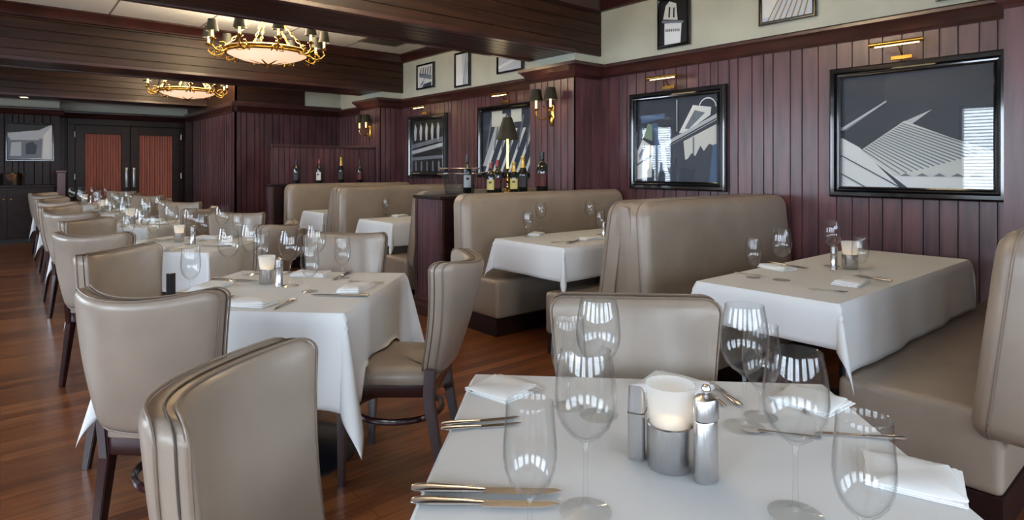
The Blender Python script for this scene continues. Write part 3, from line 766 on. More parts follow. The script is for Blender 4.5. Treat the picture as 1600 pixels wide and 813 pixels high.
# ------------------------------------------------------------------ tables and cloths
def cloth_mesh(a0, a1, b0, b1, hx0, hx1, hy0, hy1, seed=0, E=.22, amp=.018, kf=13):
    """draped cloth over the rectangle a0..a1 x b0..b1 (z=0 is the table top), hanging h.. on the four sides"""
    rnd = random.Random(seed); ph = [rnd.uniform(0, 6.28) for _ in range(8)]
    def axis(lo, hi, h0, h1):
        L = []; n0 = max(3, int(h0/.022)); n1 = max(3, int(h1/.022)); nm = max(8, int((hi-lo)/.045))
        L += [lo-h0+h0*i/n0 for i in range(n0)]; L += [lo, lo+.006]
        L += [lo+(hi-lo)*i/nm for i in range(1, nm)]; L += [hi-.006, hi]; L += [hi+h1*i/n1 for i in range(1, n1+1)]
        return L
    U = axis(a0, a1, hx0, hx1); V = axis(b0, b1, hy0, hy1)
    bm = bmesh.new(); G = []
    def drop(r):
        R = .012
        if r < R*PI/2: return R*math.sin(r/R), R*(1-math.cos(r/R))
        return R, R+(r-R*PI/2)
    for v in V:
        row = []
        for u in U:
            su = -1 if u < a0 else (1 if u > a1 else 0); sv = -1 if v < b0 else (1 if v > b1 else 0)
            du = (a0-u) if su < 0 else (u-a1 if su > 0 else 0); dv = (b0-v) if sv < 0 else (v-b1 if sv > 0 else 0)
            cu = min(max(u, a0), a1); cv = min(max(v, b0), b1)
            if su == 0 and sv == 0:
                z = .0012*math.sin(9*u+ph[0])*math.sin(7*v+ph[1]); e = min(cu-a0, a1-cu, cv-b0, b1-cv)
                row.append(bm.verts.new((u, v, .004+z*min(1, e/.05)))); continue
            r = math.hypot(du, dv); o, dz = drop(r); th = math.atan2(dv, du)
            s = v if su and not sv else u
            if su and sv: s = (cv if th < PI/4 else cu)
            wav = amp*(r/.38)**1.2*(math.sin(kf*s+ph[2+(su+1)])+.5*math.sin(kf*2.1*s+ph[4+(sv+1)]))
            fl = o+.05*r
            if su and sv:
                q = math.sin(2*th); blend = 1-q
                hor = fl+wav*blend+E*r*q**1.6
                dzz = math.sqrt(max(r*r-(hor-o)**2, (r*.8)**2)) if r > .02 else dz
                row.append(bm.verts.new((cu+su*math.cos(th)*hor, cv+sv*math.sin(th)*hor, -dzz)))
            else:
                hor = fl+wav
                row.append(bm.verts.new((cu+su*hor, cv+sv*hor, -dz)))
        G.append(row)
    for j in range(len(V)-1):
        for i in range(len(U)-1):
            bm.faces.new((G[j][i], G[j][i+1], G[j+1][i+1], G[j+1][i]))
    bmesh.ops.recalc_face_normals(bm, faces=bm.faces)
    mb = MB(); mb.bm.free(); mb.bm = bm
    return mb
TZ = .757
def make_table():
    e = empty('dining_table'); e['category'] = 'table'
    MB().box((-.45, -.45, TZ-.035), (.45, .45, TZ), .004).build('tabletop', M['dark_wood'], e)
    MB().lathe([(.33, 0), (.33, .012), (.30, .03), (.2, .055), (.07, .09), (.045, .16), (.045, .6), (.1, .66), (.2, TZ-.035)], 36).build('pedestal', M['navy_base'], e, True)
    return e
table0 = make_table()
CHAIRS = [o for o in bpy.data.objects if o.name.startswith('dining_chair')]
AXIS = -math.radians(45)      # table local +y looks along azimuth 45 deg
CLM = {}
for k in range(6):
    cx = [.985, 1.010, 1.05, 1.05, 1.05, 1.05][k]
    tb_ = place(table0, USED, (cx, TY[k], 0), AXIS, 'dark pedestal table under the white cloth of the %s in the row' % TN[k], group='row dining tables')
    for pc in tb_.children:
        if k == 0 and pc.name.startswith('pedestal'): FRONT_PED = pc
    c = cloth_mesh(-.45, .45, -.45, .45, .37, .37, .37, .37, seed=k+3, E=(.22 if k < 2 else .1)).build('tablecloth', M['cloth'], None, True)
    md = c.modifiers.new('thickness', 'SOLIDIFY'); md.thickness = .0015; md.offset = 1
    c.location = (cx, TY[k], TZ); c.rotation_euler = (0, 0, AXIS)
    W = Matrix.Translation((cx, TY[k], TZ)) @ Matrix.Rotation(AXIS, 4, 'Z')
    for ch in CHAIRS:       # the cloth comes to rest on the seats pushed under it
        if (ch.location.xy-c.location.xy).length > 1.5: continue
        CI = (Matrix.Translation(ch.location) @ Matrix.Rotation(ch.rotation_euler.z, 4, 'Z')).inverted()
        for v in c.data.vertices:
            q = CI @ (W @ v.co)
            ex = (abs(q.x)-.232)/.05; ey = max((-.02-q.y), (q.y-.46))/.05; e_ = max(ex, ey, 0)
            zmin = .509-TZ
            if e_ < 1 and v.co.z < zmin: v.co.z = v.co.z+(zmin-v.co.z)*(1 if e_ <= .35 else (1-e_)/.65)
    tag(c, 'white tablecloth draped over the %s of the diamond row' % TN[k], 'tablecloth', 'white tablecloths on the row tables')

# ------------------------------------------------------------------ table ware
def wine_glass(name, h, rb, rim, zb, foot, label_cat='glass'):
    """h height, rb bowl radius, rim radius, zb start of bowl, foot radius"""
    prof_o = [(0, 0), (foot, .0005), (foot, .002), (foot*.6, .005), (.008, .009), (.0045, .02), (.0038, zb*.6), (.0045, zb-.006), (.009, zb)]
    hb = h-zb
    bowl = [(.30, .03), (.55, .09), (.78, .18), (.93, .30), (1.0, .44), (.985, .6), (.92, .8), (rim/rb, 1.0)]
    outer = prof_o+[(rb*r, zb+hb*t) for r, t in bowl]
    inner = [(rim+.0006, h+.0008), (rim-.0004, h+.0016), (rim-.0016, h+.0008)]+[(rb*r-.0013, zb+hb*t+(.003 if t < .5 else 0)) for r, t in reversed(bowl)]+[(0, zb+.004)]
    mb = MB().lathe(outer+inner, 32, cap=False)
    o = mb.build(name, M['glass'], None, True); o['category'] = label_cat
    return o
g_big = wine_glass('wine_glass', .262, .050, .040, .115, .042)
g_gob = wine_glass('water_goblet', .205, .041, .036, .062, .036)
def napkin_mesh(w, d, seed=0, layers=4, th=.0045, skew=0):
    rnd = random.Random(seed); mb = MB()
    for i in range(layers):
        a = rnd.uniform(-.05, .05)+skew*i; k = 1-.03*i; ox, oy = rnd.uniform(-.004, .004), rnd.uniform(-.004, .004)
        P = dense(rrect(-w/2*k, -d/2*k, w/2*k, d/2*k, .004, 3), .02)
        def f(x, y, dep, i=i, a=a, ox=ox, oy=oy):
            xx = x*math.cos(a)-y*math.sin(a)+ox; yy = x*math.sin(a)+y*math.cos(a)+oy
            e = max(abs(x)/(w/2), abs(y)/(d/2)); puff = (1-e**3)*.004+.0015*math.sin(38*xx+seed)*math.cos(31*yy+i)
            return (xx, yy, max(0, i*th*1.15+dep+(puff if dep > 0 else puff*.6)*(i+1)/layers*2))
        mb.slab(P, [(.004, th), (0, th*.6), (0, .0005), (.003, 0)], f, 4)
    return mb
n_fold = napkin_mesh(.19, .11, 1, 3).build('folded_napkin', M['napkin'], None, True); n_fold['category'] = 'napkin'
n_tri = napkin_mesh(.165, .165, 2, 3, th=.003, skew=.09).build('folded_napkin', M['napkin'], None, True); n_tri['category'] = 'napkin'
def make_knife():
    e = empty('table_knife'); e['category'] = 'knife'
    bl = dense([(-.006, .0), (.011, 0), (.0125, .07), (.010, .10), (.0, .122), (-.006, .11)], .02)
    MB().extrude(bl, 'z', .0035, .0052).build('blade', M['silver'], e)
    MB().tube([(0, -.112, .0065), (0, -.106, .0065), (0, -.08, .0065), (0, -.03, .0055), (0, .002, .0045)], [.006, .010, .0115, .009, .006], 10, flat=.5).build('handle', M['silver'], e, True)
    return e
def make_fork():
    e = empty('table_fork'); e['category'] = 'fork'
    MB().tube([(0, -.10, .004), (0, -.07, .005), (0, -.02, .006), (0, .03, .008)], [.007, .0075, .004, .0035], 8, flat=.45).build('handle', M['silver'], e, True)
    t = MB().tube([(0, .025, .008), (0, .045, .006), (0, .062, .006)], [.004, .011, .0125], 10, flat=.18)
    for s in (-1.5, -.5, .5, 1.5): t.tube([(s*.0068, .058, .006), (s*.0068, .085, .005), (s*.006, .105, .009)], [.0023, .002, .001], 6)
    t.build('tines', M['silver'], e, True)
    return e
def make_candle():
    e = empty('candle_holder'); e['category'] = 'candle holder'
    MB().lathe([(0, 0), (.036, 0), (.038, .003), (.038, .072), (.036, .074), (.034, .072), (.034, .01), (0, .008)], 32).build('metal_cup', M['steel'], e, True)
    MB().lathe([(0, .012), (.031, .014), (.033, .03), (.034, .08), (.042, .14), (.0405, .14), (.032, .08), (.030, .03), (0, .018)], 32).build('frosted_glass', M['frosted'], e, True)
    MB().lathe([(0, .018), (.024, .018), (.024, .078), (.02, .08), (0, .078)], 20).build('wax_candle', M['wax'], e, True)
    l = bpy.data.lights.new('candle_flame', 'POINT'); l.energy = .035; l.color = (1, .75, .5); l.shadow_soft_size = .01
    o = bpy.data.objects.new('candle_flame', l); COL.objects.link(o); o.parent = e; o.location = (0, 0, .1)
    return e
def make_shaker():
    e = empty('salt_shaker'); e['category'] = 'shaker'
    MB().lathe([(0, 0), (.026, 0), (.027, .003), (.025, .105), (.024, .107)], 28, sy=.72).build('body', M['steel'], e, True)
    MB().lathe([(.024, .1085), (.0262, .110), (.0258, .143), (.024, .1465), (.012, .151), (.0, .152)], 28, sy=.8).build('cap', M['steel'], e, True)
    MB().lathe([(.003, .149), (.004, .153), (.0085, .157), (.009, .162), (.006, .168), (0, .170)], 16).build('knob', M['silver'], e, True)
    return e
def make_slant():
    e = empty('pepper_shaker'); e['category'] = 'shaker'
    P = rrect(-.023, -.016, .023, .016, .008, 4)
    tmp = bmesh.new(); R = []
    for z, k in ((0, 1.0), (.07, 1.02), (.10, 1.0), (.128, .86)):
        R.append([tmp.verts.new((x*k-(.012*z/.13), y*k, z+(.018*(-x/.023) if z > .12 else 0))) for x, y in P])
    for a, b in zip(R, R[1:]):
        for i in range(len(P)): tmp.faces.new((a[i], a[(i+1) % len(P)], b[(i+1) % len(P)], b[i]))
    tmp.faces.new(R[0][::-1]); tmp.faces.new(R[-1]); bmesh.ops.recalc_face_normals(tmp, faces=tmp.faces)
    MB().merge(tmp).build('body', M['steel'], e, True)
    MB().slab([(x*1.03-.009, y*1.03) for x, y in P], [(.0, .0935), (.0, .0915)], lambda x, y, d: (x, y, d), 2).build('seam_ring', M['seam'], e)
    return e
def make_mill():
    e = empty('pepper_mill'); e['category'] = 'mill'
    MB().lathe([(0, 0), (.019, 0), (.019, .004), (.0175, .006), (.0175, .085), (.018, .087)], 24).build('body', M['steel'], e, True)
    pr = []
    for q in range(5): pr += [(.018, .089+.008*q), (.018, .094+.008*q), (.0165, .0955+.008*q)]
    MB().lathe(pr+[(.0175, .128), (.01, .135), (0, .136)], 24).build('ribbed_cap', M['steel'], e, True)
    return e
knife0, fork0, candle0, shaker0, slant0, mill0 = make_knife(), make_fork(), make_candle(), make_shaker(), make_slant(), make_mill()
ZT = TZ+.0065
def put(proto, px, py, rz, label, z=ZT, group=None, scale=None):
    q = ray(px, py, z=z); return place(proto, USED, (q.x, q.y, z), rz, label, group=group, scale=scale)

# ---- front table
G0 = 'glasses on the front table'
put(g_gob, 828, 842, 0, 'small stemmed goblet at the front left, over the steak knives', group=G0)
put(g_big, 915, 800, 0, 'large wine glass on the front table, left middle, stem fully visible', group=G0)
put(g_big, 935, 650, 0, 'large wine glass rear left on front table, before the chair back', group=G0)
put(g_gob, 888, 636, 0, 'small goblet farthest left rear on the front table', group=G0)
put(g_big, 1163, 668, 0, 'large wine glass rear right on front table, left of its goblet', group=G0)
put(g_gob, 1189, 652, 0, 'small goblet behind the large rear right wine glass, front table', group=G0)
put(g_big, 1243, 805, 0, 'large wine glass front right with stem visible, front table', group=G0)
put(g_gob, 1350, 880, 0, 'goblet nearest the camera at the right of the front table', group=G0)
put(slant0, 997, 712, .5, 'slim brushed steel shaker with slanted top, left of the frosted candle')
put(candle0, 1047, 728, 0, 'frosted glass candle in brushed steel cup, centre of the front table', scale=1.1)
put(shaker0, 1103, 749, 0, 'brushed steel oval shaker with round knob, right of the frosted candle')
a45 = math.radians(45)
put(n_tri, 784, 609, .1, 'white napkin folded to a point at the front table rear left corner', scale=.84)
put(n_tri, 1050, 606, .05, 'white napkin standing out behind the frosted candle, front table', scale=.95)
put(n_tri, 1265, 628, -.1, 'white folded napkin at the rear right edge of the front table', scale=.85)
put(n_tri, 1425, 748, .25, 'white napkin jutting over the right edge of the front table', scale=.9)
def aim(px0, py0, px1, py1, z=ZT):
    a = ray(px0, py0, z=z); b = ray(px1, py1, z=z); m = (a+b)/2; d = b-a
    return m, math.atan2(d.y, d.x)-PI/2, d.length
def cutlery(proto, a, b, label, group=None, L=.23):
    m, r, l = aim(*a, *b); return place(proto, USED, (m.x, m.y, ZT), r, label, group=group, scale=min(1.25, max(.75, l/L)))
G1 = 'silver cutlery on the front table'
cutlery(knife0, (640, 768), (872, 772), 'thick handled silver steak knife nearest the camera at left', G1)
cutlery(knife0, (640, 788), (868, 792), 'slimmer silver knife just below the steak knife', G1)
cutlery(fork0, (727, 613), (850, 612), 'silver fork lying across the pointed napkin, rear left', G1)
cutlery(knife0, (697, 665), (800, 655), 'upper thin silver knife at the front table left edge', G1)
cutlery(knife0, (693, 673), (806, 664), 'lower thin silver knife at the front table left edge', G1)
cutlery(knife0, (1152, 632), (1112, 602), 'silver knife by the rear napkin, right one of the pair', G1)
cutlery(fork0, (1130, 634), (1094, 604), 'silver fork by the rear napkin, left one of the pair', G1)
cutlery(fork0, (1262, 648), (1225, 612), 'silver fork under the front right wine glass', G1)
cutlery(knife0, (1404, 688), (1288, 680), 'silver knife along the right edge behind the goblet', G1)
cutlery(fork0, (1262, 684), (1180, 676), 'silver fork lying between the two right wine glasses', G1)

# ---- the other row tables: settings on the four sides
SD = [(-135, 'near left'), (135, 'near right'), (-45, 'far left'), (45, 'far right')]
for k in range(1, 6):
    c = Vector(([.985, 1.010, 1.05, 1.05, 1.05, 1.05][k], TY[k], 0)); tn = TN[k].replace(' table', '')+' row table'
    for az, sn in SD:
        a = math.radians(az); n = Vector((math.sin(a), math.cos(a), 0)); t = Vector((n.y, -n.x, 0))   # outward, sideways
        rz = -a
        j = lambda s: random.uniform(-s, s)
        def at_(o, s): q = c+n*o+t*s; return (q.x, q.y, ZT)
        gg = 'glasses on the %s' % tn
        if k > 2: place(g_big, USED, at_(.20+j(.02), .13+j(.02)), 0, 'large wine glass at the %s setting of %s' % (sn, tn), group=gg)
        if k > 2: place(g_gob, USED, at_(.16+j(.02), .03+j(.02)), 0, 'small goblet at the %s setting of %s' % (sn, tn), group=gg)
        place(n_fold if k > 1 else n_fold, USED, at_(.34, -.02+j(.02)), rz+j(.1), 'white folded napkin at the %s setting of %s' % (sn, tn), group='napkins on the row tables')
        place(fork0, USED, at_(.34, -.16), rz+PI+j(.08), 'silver fork at the %s setting of %s' % (sn, tn), group='forks on the row tables')
        place(knife0, USED, at_(.33, .15+j(.01)), rz+PI+j(.1), 'silver knife at the %s setting of %s' % (sn, tn), group='knives on the row tables')
    q = c+Vector((-.05, -.03, 0))
    if k == 1:
        put(candle0, 417, 443, 0, 'lit frosted candle in steel cup on second row table', scale=.95); put(mill0, 436, 447, 0, 'ribbed steel pepper mill right of the candle, second row table')
    elif k == 2:
        put(candle0, 280, 378, 0, 'lit frosted candle in steel cup on third row table', scale=.9)
        place(mill0, USED, (q.x+.09, q.y-.02, ZT), 0, 'ribbed steel pepper mill in the middle of third row table')
    else:
        place(candle0, USED, (q.x, q.y, ZT), 0, 'frosted candle in steel cup in the middle of %s' % tn)
        place(mill0, USED, (q.x+.08, q.y-.03, ZT), 0, 'ribbed steel pepper mill in the middle of %s' % tn)
for pr_, px, py, lb in ((g_big, 357, 440, 'large wine glass left of the lit candle, second row table'), (g_big, 392, 429, 'large wine glass just left behind the candle, second row table'),
        (g_big, 453, 447, 'large wine glass right of the pepper mill, second row table'), (g_big, 494, 431, 'large wine glass before the facing chair back, second row table'),
        (g_gob, 298, 460, 'small goblet leftmost on the second row table, above the seen-from-behind chair'), (g_gob, 484, 456, 'small goblet between two large glasses right of candle, second row table'),
        (g_gob, 535, 435, 'small goblet rightmost on the second row table'), (g_gob, 408, 424, 'small goblet hidden behind the candle, second row table')):
    put(pr_, px, py, 0, lb, group='glasses on the second row table')
for pr_, px, py, lb in ((g_big, 347, 375, 'large wine glass rightmost on the third row table'), (g_big, 298, 382, 'large wine glass right beside the candle, third row table'), (g_big, 268, 374, 'large wine glass behind the candle, third row table'),
        (g_big, 222, 381, 'large wine glass at left of the third row table'), (g_gob, 372, 377, 'small goblet at right end of the third row table'), (g_gob, 316, 377, 'small goblet right of the candle, third row table'),
        (g_gob, 240, 379, 'small goblet left of the candle, third row table'), (g_gob, 200, 380, 'small goblet leftmost on the third row table')):
    put(pr_, px, py, 0, lb, group='glasses on the third row table')
q = ray(267, 463, z=ZT)
blk = MB().box((-.014, -.012, 0), (.014, .012, .1), .002).build('dark_holder', M['black_foil']); blk.location = (q.x, q.y, ZT); blk.rotation_euler = (0, 0, .5)  # small dark upright object, use unidentified
tag(blk, 'small dark upright holder at the far left edge of second row table', 'holder')

# ------------------------------------------------------------------ booths
SZ = .44
def booth_bench(xe, yface, facing, label, depth=.50, th=.25, top=1.10, xend=RX-.03, seat_out=None, fill=0):
    """bench against the back at y=yface; facing -1 looks to -Y, +1 to +Y. backs are built separately"""
    e = empty('booth_bench', ((xe+xend)/2, yface, 0), 0, label, 'booth seat', 'taupe leather booth seats')
    hw = (xend-xe)/2; s = facing
    lo, hi = sorted((0, s*depth))
    xo = (seat_out if seat_out is not None else xe)-(xe+xend)/2
    MB().box((xo, lo+.0, .14), (hw, hi, SZ), .035, 4).build('seat_cushion', M['leather'], e, True)
    lo2, hi2 = sorted((0, s*(depth-.02)))
    MB().box((xo+.012, lo2, 0), (hw, hi2, .14), .003).build('plinth', M['dark_wood'], e)
    # back: pillow slab leaning
    o = dense(rrect(-hw, SZ-.10, hw, top, .09, 7, (.075, .075, .09, .10)), .07)
    def f(x, z, dep):
        v = (z-SZ)/(top-SZ)
        lean = -.07*v
        edge = max(0, 1-(x+hw)/.22)
        xs = x-.035*(1-v)*edge
        return (xs, s*(-dep+lean+.075), z)
    b = MB().slab(o, [(.065, -.020), (.04, -.014), (.018, .002), (.004, .02), (0, .04), (0, .12), (0, .15)], f, 8).build('backrest', M['leather'], e, True)
    if fill:      # upholstered end closing the pair of backs
        h_ = fill; k_ = -s
        MB().extrude([(k_*.045, .16), (k_*h_, .16), (k_*h_, top-.03), (k_*(h_-.05), top-.035), (k_*(h_-.07), top-.10), (k_*.045, .5)], 'x', -hw-.012, hw).build('end_panel', M['leather'], e, True)
    oo = [p for p in o]
    MB().tube([f(x*1.001, z, .045) for x, z in oo], .005, 6, closed=True).build('piping', M['piping'], b, True)
    return e
B = [ (2.71, .53, 1, 'taupe leather booth bench at the right frame edge, nearest the camera', .56, 2.72),
      (3.10, 2.42, -1, 'taupe leather booth bench beyond the nearest booth table', .50, 2.98),
      (3.13, 2.72, 1, 'taupe leather booth bench backing onto the one behind nearest booth table', .46, 2.98),
      (2.96, 4.15, -1, 'taupe leather booth bench beneath the row of bottles and shaded lamp', .46, 2.95),
      (3.05, 5.12, 1, 'taupe leather booth bench behind the wood partition with champagne bucket', .46, 2.98),
      (3.05, 6.75, -1, 'taupe leather booth bench beyond the third booth table', .46, 2.95),
      (3.05, 7.06, 1, 'taupe leather booth bench backing onto the one beyond third booth table', .44, 2.98),
      (3.05, 8.44, -1, 'taupe leather booth bench farthest away, under the four bottles', .44, 2.95)]
for xe, yf, s, lb, dp, so in B:
    booth_bench(xe, yf, s, lb, depth=dp, seat_out=so, fill=({2.42: .149, 2.72: .149, 6.75: .154, 7.06: .154}.get(yf, 0)), xend=(RX-.03 if abs(yf-4.15) > .2 and abs(yf-8.44) > .2 and abs(yf-5.12) > .2 else RX-.03))
# partitions
def partition(x0, x1, y0, y1, top, label):
    e = empty('wood_partition', ((x0+x1)/2, (y0+y1)/2, 0), 0, label, 'partition')
    hx, hy = (x1-x0)/2, (y1-y0)/2
    MB().box((-hx+.02, -hy+.01, 0), (hx, hy-.01, top-.03)).build('carcass', M['dark_wood'], e)
    P = boards_profile(-hy+.02, hy-.02, .05, .06, th=.015)
    MB().extrude([(-hx+.012-o, a) for a, o in P], 'z', .16, top-.03).build('end_boards', M['wall_wood'], e)
    MB().box((-hx-.0, -hy, 0), (-hx+.03, -hy+.03, top-.03), .003).box((-hx, hy-.03, 0), (-hx+.03, hy, top-.03), .003).build('corner_post', M['trim_wood'], e)
    MB().extrude([(-hx-.025, 0), (-hx-.025, .09), (-hx-.012, .11), (-hx-.012, .14), (-hx+.0, .165), (-hx+.03, .165), (-hx+.03, 0)], 'y', -hy-.002, hy+.002).build('base_moulding', M['trim_wood'], e)
    MB().box((-hx-.02, -hy-.0, top-.03), (hx, hy+.0, top), .006).build('top_board', M['dark_wood'], e)
    return e
partition(2.92, PX-.003, 4.415, 4.86, 1.075, 'dark wood partition end with champagne bucket and bottles on top')
partition(2.92, PX-.003, 8.70, 8.93, 1.09, 'low dark wood ledge behind the farthest booth, carrying four bottles')
hp = empty('high_partition', ((3.0+PX)/2, 8.98, 0), 0, 'tall dark boarded screen behind the four wine bottles', 'partition')
MB().extrude([(a, -.03-o) for a, o in boards_profile(-.80, .80, .07, .1, th=.05)], 'z', 0, 1.63).build('boards', M['wall_wood'], hp)
MB().box((-.84, -.06, 1.63), (.81, .05, 1.67), .008).build('cap_moulding', M['trim_wood'], hp)
MB().box((-.83, -.045, 0), (-.79, .03, 1.63), .003).build('corner_post', M['trim_wood'], hp)

# booth tables: X0, X1, Y0, Y1
BT = [(2.69, 4.62, 1.07, 1.75, .745, .19, .30), (3.07, 4.75, 3.08, 3.86, .745, .24, .24), (3.10, 4.75, 5.60, 6.35, .745, .24, .24), (3.13, 4.75, 7.42, 8.08, .745, .24, .24)]
BN = ['nearest', 'second', 'third', 'farthest']
for i, (x0, x1, y0, y1, z, he, hs) in enumerate(BT):
    e = empty('booth_table', ((x0+x1)/2, (y0+y1)/2, 0), 0, 'booth table under white cloth, %s booth along the wall' % BN[i], 'table', 'booth tables')
    hx, hy = (x1-x0)/2, (y1-y0)/2
    MB().box((-hx, -hy, z-.035), (hx, hy, z), .004).build('tabletop', M['dark_wood'], e)
    MB().lathe([(.18, 0), (.18, .015), (.05, .05), (.04, .1), (.04, .62), (.15, z-.035)], 24, (0, 0, 0)).build('pedestal', M['navy_base'], e, True)
    c = cloth_mesh(-hx, hx, -hy, hy, he, .05, hs, hs, seed=20+i, E=.2, amp=.010, kf=9).build('tablecloth', M['cloth'], None, True)
    md = c.modifiers.new('thickness', 'SOLIDIFY'); md.thickness = .0015; md.offset = 1
    c.location = ((x0+x1)/2, (y0+y1)/2, z)
    tag(c, 'white tablecloth on the %s booth table along the wall' % BN[i], 'tablecloth', 'white tablecloths in the booths')
ZT2 = .7515
def put2(p, px, py, rz, label, group=None, scale=None): return put(p, px, py, rz, label, z=ZT2, group=group, scale=scale)
GB = 'glasses on the nearest booth table'
put2(g_gob, 1177, 434, 0, 'small goblet at left end of the nearest booth table', GB)
put2(g_big, 1221, 438, 0, 'large wine glass second from left on nearest booth table', GB)
put2(g_big, 1300, 416, 0, 'large wine glass behind the candle, nearest booth table', GB)
put2(g_gob, 1344, 432, 0, 'small goblet right of the candle on nearest booth table', GB)
put2(candle0, 1328, 420, 0, 'frosted candle in steel cup on the nearest booth table')
put2(mill0, 1303, 421, 0, 'ribbed steel mill left of the candle, nearest booth table')
put2(n_fold, 1215, 420, 1.3, 'white folded napkin at the aisle end of the nearest booth table')
put2(n_fold, 1330, 443, .1, 'white folded napkin at the near side of the nearest booth table', scale=1.1)
def cut2(proto, a, b, label, group=None):
    m, r, l = aim(*a, *b, z=ZT2); place(proto, USED, (m.x, m.y, ZT2), r, label, group=group, scale=min(1.15, max(.8, l/.23)))
cut2(fork0, (1145, 426), (1200, 434), 'silver fork at the aisle end of nearest booth table')
cut2(knife0, (1200, 411), (1262, 420), 'silver knife behind the aisle end napkin, nearest booth table')
cut2(knife0, (1395, 441), (1335, 431), 'silver knife upon the near napkin, nearest booth table')
cut2(fork0, (1262, 452), (1325, 458), 'silver fork near the booth table front edge')
GC = 'glasses on the second booth table'
put2(g_gob, 825, 370, 0, 'small goblet at left of the second booth table', GC)
put2(g_big, 845, 362, 0, 'large wine glass at left of the second booth table', GC)
put2(g_big, 922, 358, 0, 'large wine glass at right of the second booth table', GC)
put2(g_gob, 938, 367, 0, 'small goblet at right of the second booth table', GC)
put2(mill0, 944, 372, 0, 'ribbed steel mill at right of the second booth table')
put2(n_fold, 838, 367, .6, 'white napkin beside the left goblet, second booth table')
put2(n_fold, 925, 374, -.2, 'white napkin at right on the second booth table')
cut2(knife0, (880, 383), (910, 374), 'silver knife on the second booth table')
cut2(fork0, (858, 380), (900, 378), 'silver fork on the second booth table')
put2(g_gob, 603, 336, 0, 'small goblet on the third booth table', 'glasses on the third booth table')
put2(g_big, 615, 333, 0, 'large wine glass on the third booth table', 'glasses on the third booth table')
put2(n_fold, 625, 338, .3, 'white napkin on the third booth table')
put2(g_gob, 508, 324, 0, 'small goblet on the farthest booth table')

# ------------------------------------------------------------------ bottles, bucket, table lamp, sideboard
def bottle(x, y, z, h, r, foil, lab, label, champagne=False, group=None, ink=True):
    e = empty('champagne_bottle' if champagne else 'wine_bottle', (x, y, z), random.uniform(-.3, .3)-math.radians(40), label, 'bottle', group)
    if champagne: pr = [(0, .01), (r*.9, 0), (r, .01), (r, h*.48), (r*.93, h*.56), (r*.6, h*.7), (r*.38, h*.82), (r*.36, h*.95)]
    else: pr = [(0, .01), (r*.93, 0), (r, .01), (r, h*.60), (r*.9, h*.66), (r*.5, h*.72), (r*.38, h*.77), (r*.37, h*.97)]
    MB().lathe(pr, 24).build('body', M['bottle_glass'], e, True)
    if champagne: MB().lathe([(r*.66, h*.68), (r*.44, h*.80), (r*.42, h*.92), (r*.5, h*.94), (r*.48, h*.99), (0, h)], 20).build('foil', foil, e, True)
    else: MB().lathe([(r*.41, h*.80), (r*.41, h*.985), (0, h)], 16).build('foil', foil, e, True)
    n = 12; P = []
    z0, z1 = h*.14, h*.46
    tmp = bmesh.new(); V = []
    for kk in range(n+1):
        a = -PI/2-1.0+2.0*kk/n
        V.append([tmp.verts.new(((r+dr)*math.cos(a), (r+dr)*math.sin(a), zz)) for zz, dr in ((z0, .0012), (z1, .0012))])
    for a, b in zip(V, V[1:]): tmp.faces.new((a[0], b[0], b[1], a[1]))
    lb = MB().merge(tmp).build('label', lab, e, True)
    if ink:
        tmp = bmesh.new(); V = []
        for kk in range(5):
            a = -PI/2-.3+.6*kk/4
            V.append([tmp.verts.new(((r+.002)*math.cos(a), (r+.002)*math.sin(a), zz)) for zz in (z0+(z1-z0)*.62, z0+(z1-z0)*.8)])
        for a, b in zip(V, V[1:]): tmp.faces.new((a[0], b[0], b[1], a[1]))
        MB().merge(tmp).build('label_emblem', M['label_ink'], lb)
    return e
PT = 1.075
def onp(px, Y): q = ray(px, 300, Y=Y); return q.x
def pb(px, Y, *a, **k): return bottle(onp(px, Y), Y, PT, *a, **k)
pb(767, 4.53, .30, .040, M['red_foil'], M['label_cream'], 'wine bottle with cream label, left of the shaded table lamp')
pb(777, 4.72, .33, .045, M['red_foil'], M['label_dark'], 'dark wine bottle with red capsule, just behind the cream labelled one', ink=False)
pb(803, 4.52, .31, .042, M['gold_foil'], M['label_cream'], 'green champagne bottle with yellow label, right of the lamp stem', champagne=True)
pb(817, 4.70, .37, .048, M['gold_foil'], M['label_ink'], 'tall champagne bottle with gold foil, beside the yellow labelled one', champagne=True, ink=False)
pb(847, 4.66, .42, .062, M['black_foil'], M['label_dark'], 'magnum wine bottle with red band, rightmost on the partition')
for px, f, lb, nm, ch in ((463, M['black_foil'], M['label_ink'], 'black capsule wine bottle, leftmost of four on the far ledge', False), (499, M['red_foil'], M['label_white'], 'wine bottle with white label and red capsule on far ledge', False),
                      (533, M['gold_foil'], M['label_ink'], 'champagne bottle with gold foil on the far ledge', True), (562, M['black_foil'], M['label_dark'], 'dark wine bottle, rightmost of four on the far ledge', False)):
    bottle(onp(px, 8.8), 8.8, 1.09, .40 if ch else .37, .045, f, lb, nm, ch)
bk = empty('champagne_bucket', (onp(718, 4.62), 4.62, PT), 0, 'clear flared champagne bucket with metal rim on the partition end', 'bucket')
MB().lathe([(0, .003), (.115, 0), (.12, .006), (.145, .17), (.158, .222), (.168, .23), (.165, .236), (.155, .230), (.14, .17), (.113, .012), (0, .010)], 40, cap=False).build('bowl', M['bucket_glass'], bk, True)
bk.scale = (1.12, 1.12, 1.05)
MB().tube([(.163*math.cos(a), .163*math.sin(a), .231) for a in [2*PI*k/40 for k in range(40)]], .006, 8, closed=True).build('rim', M['silver'], bk, True)
MB().tube([(.149*math.cos(a), .149*math.sin(a), .185) for a in [2*PI*k/40 for k in range(40)]], .004, 6, closed=True).build('band', M['silver'], bk, True)
for s in (-1, 1): MB().tube([(s*.155, -.05, .19), (s*.185, -.045, .185), (s*.192, 0, .18), (s*.185, .045, .185), (s*.155, .05, .19)], .006, 8).build('handle', M['silver'], bk, True)
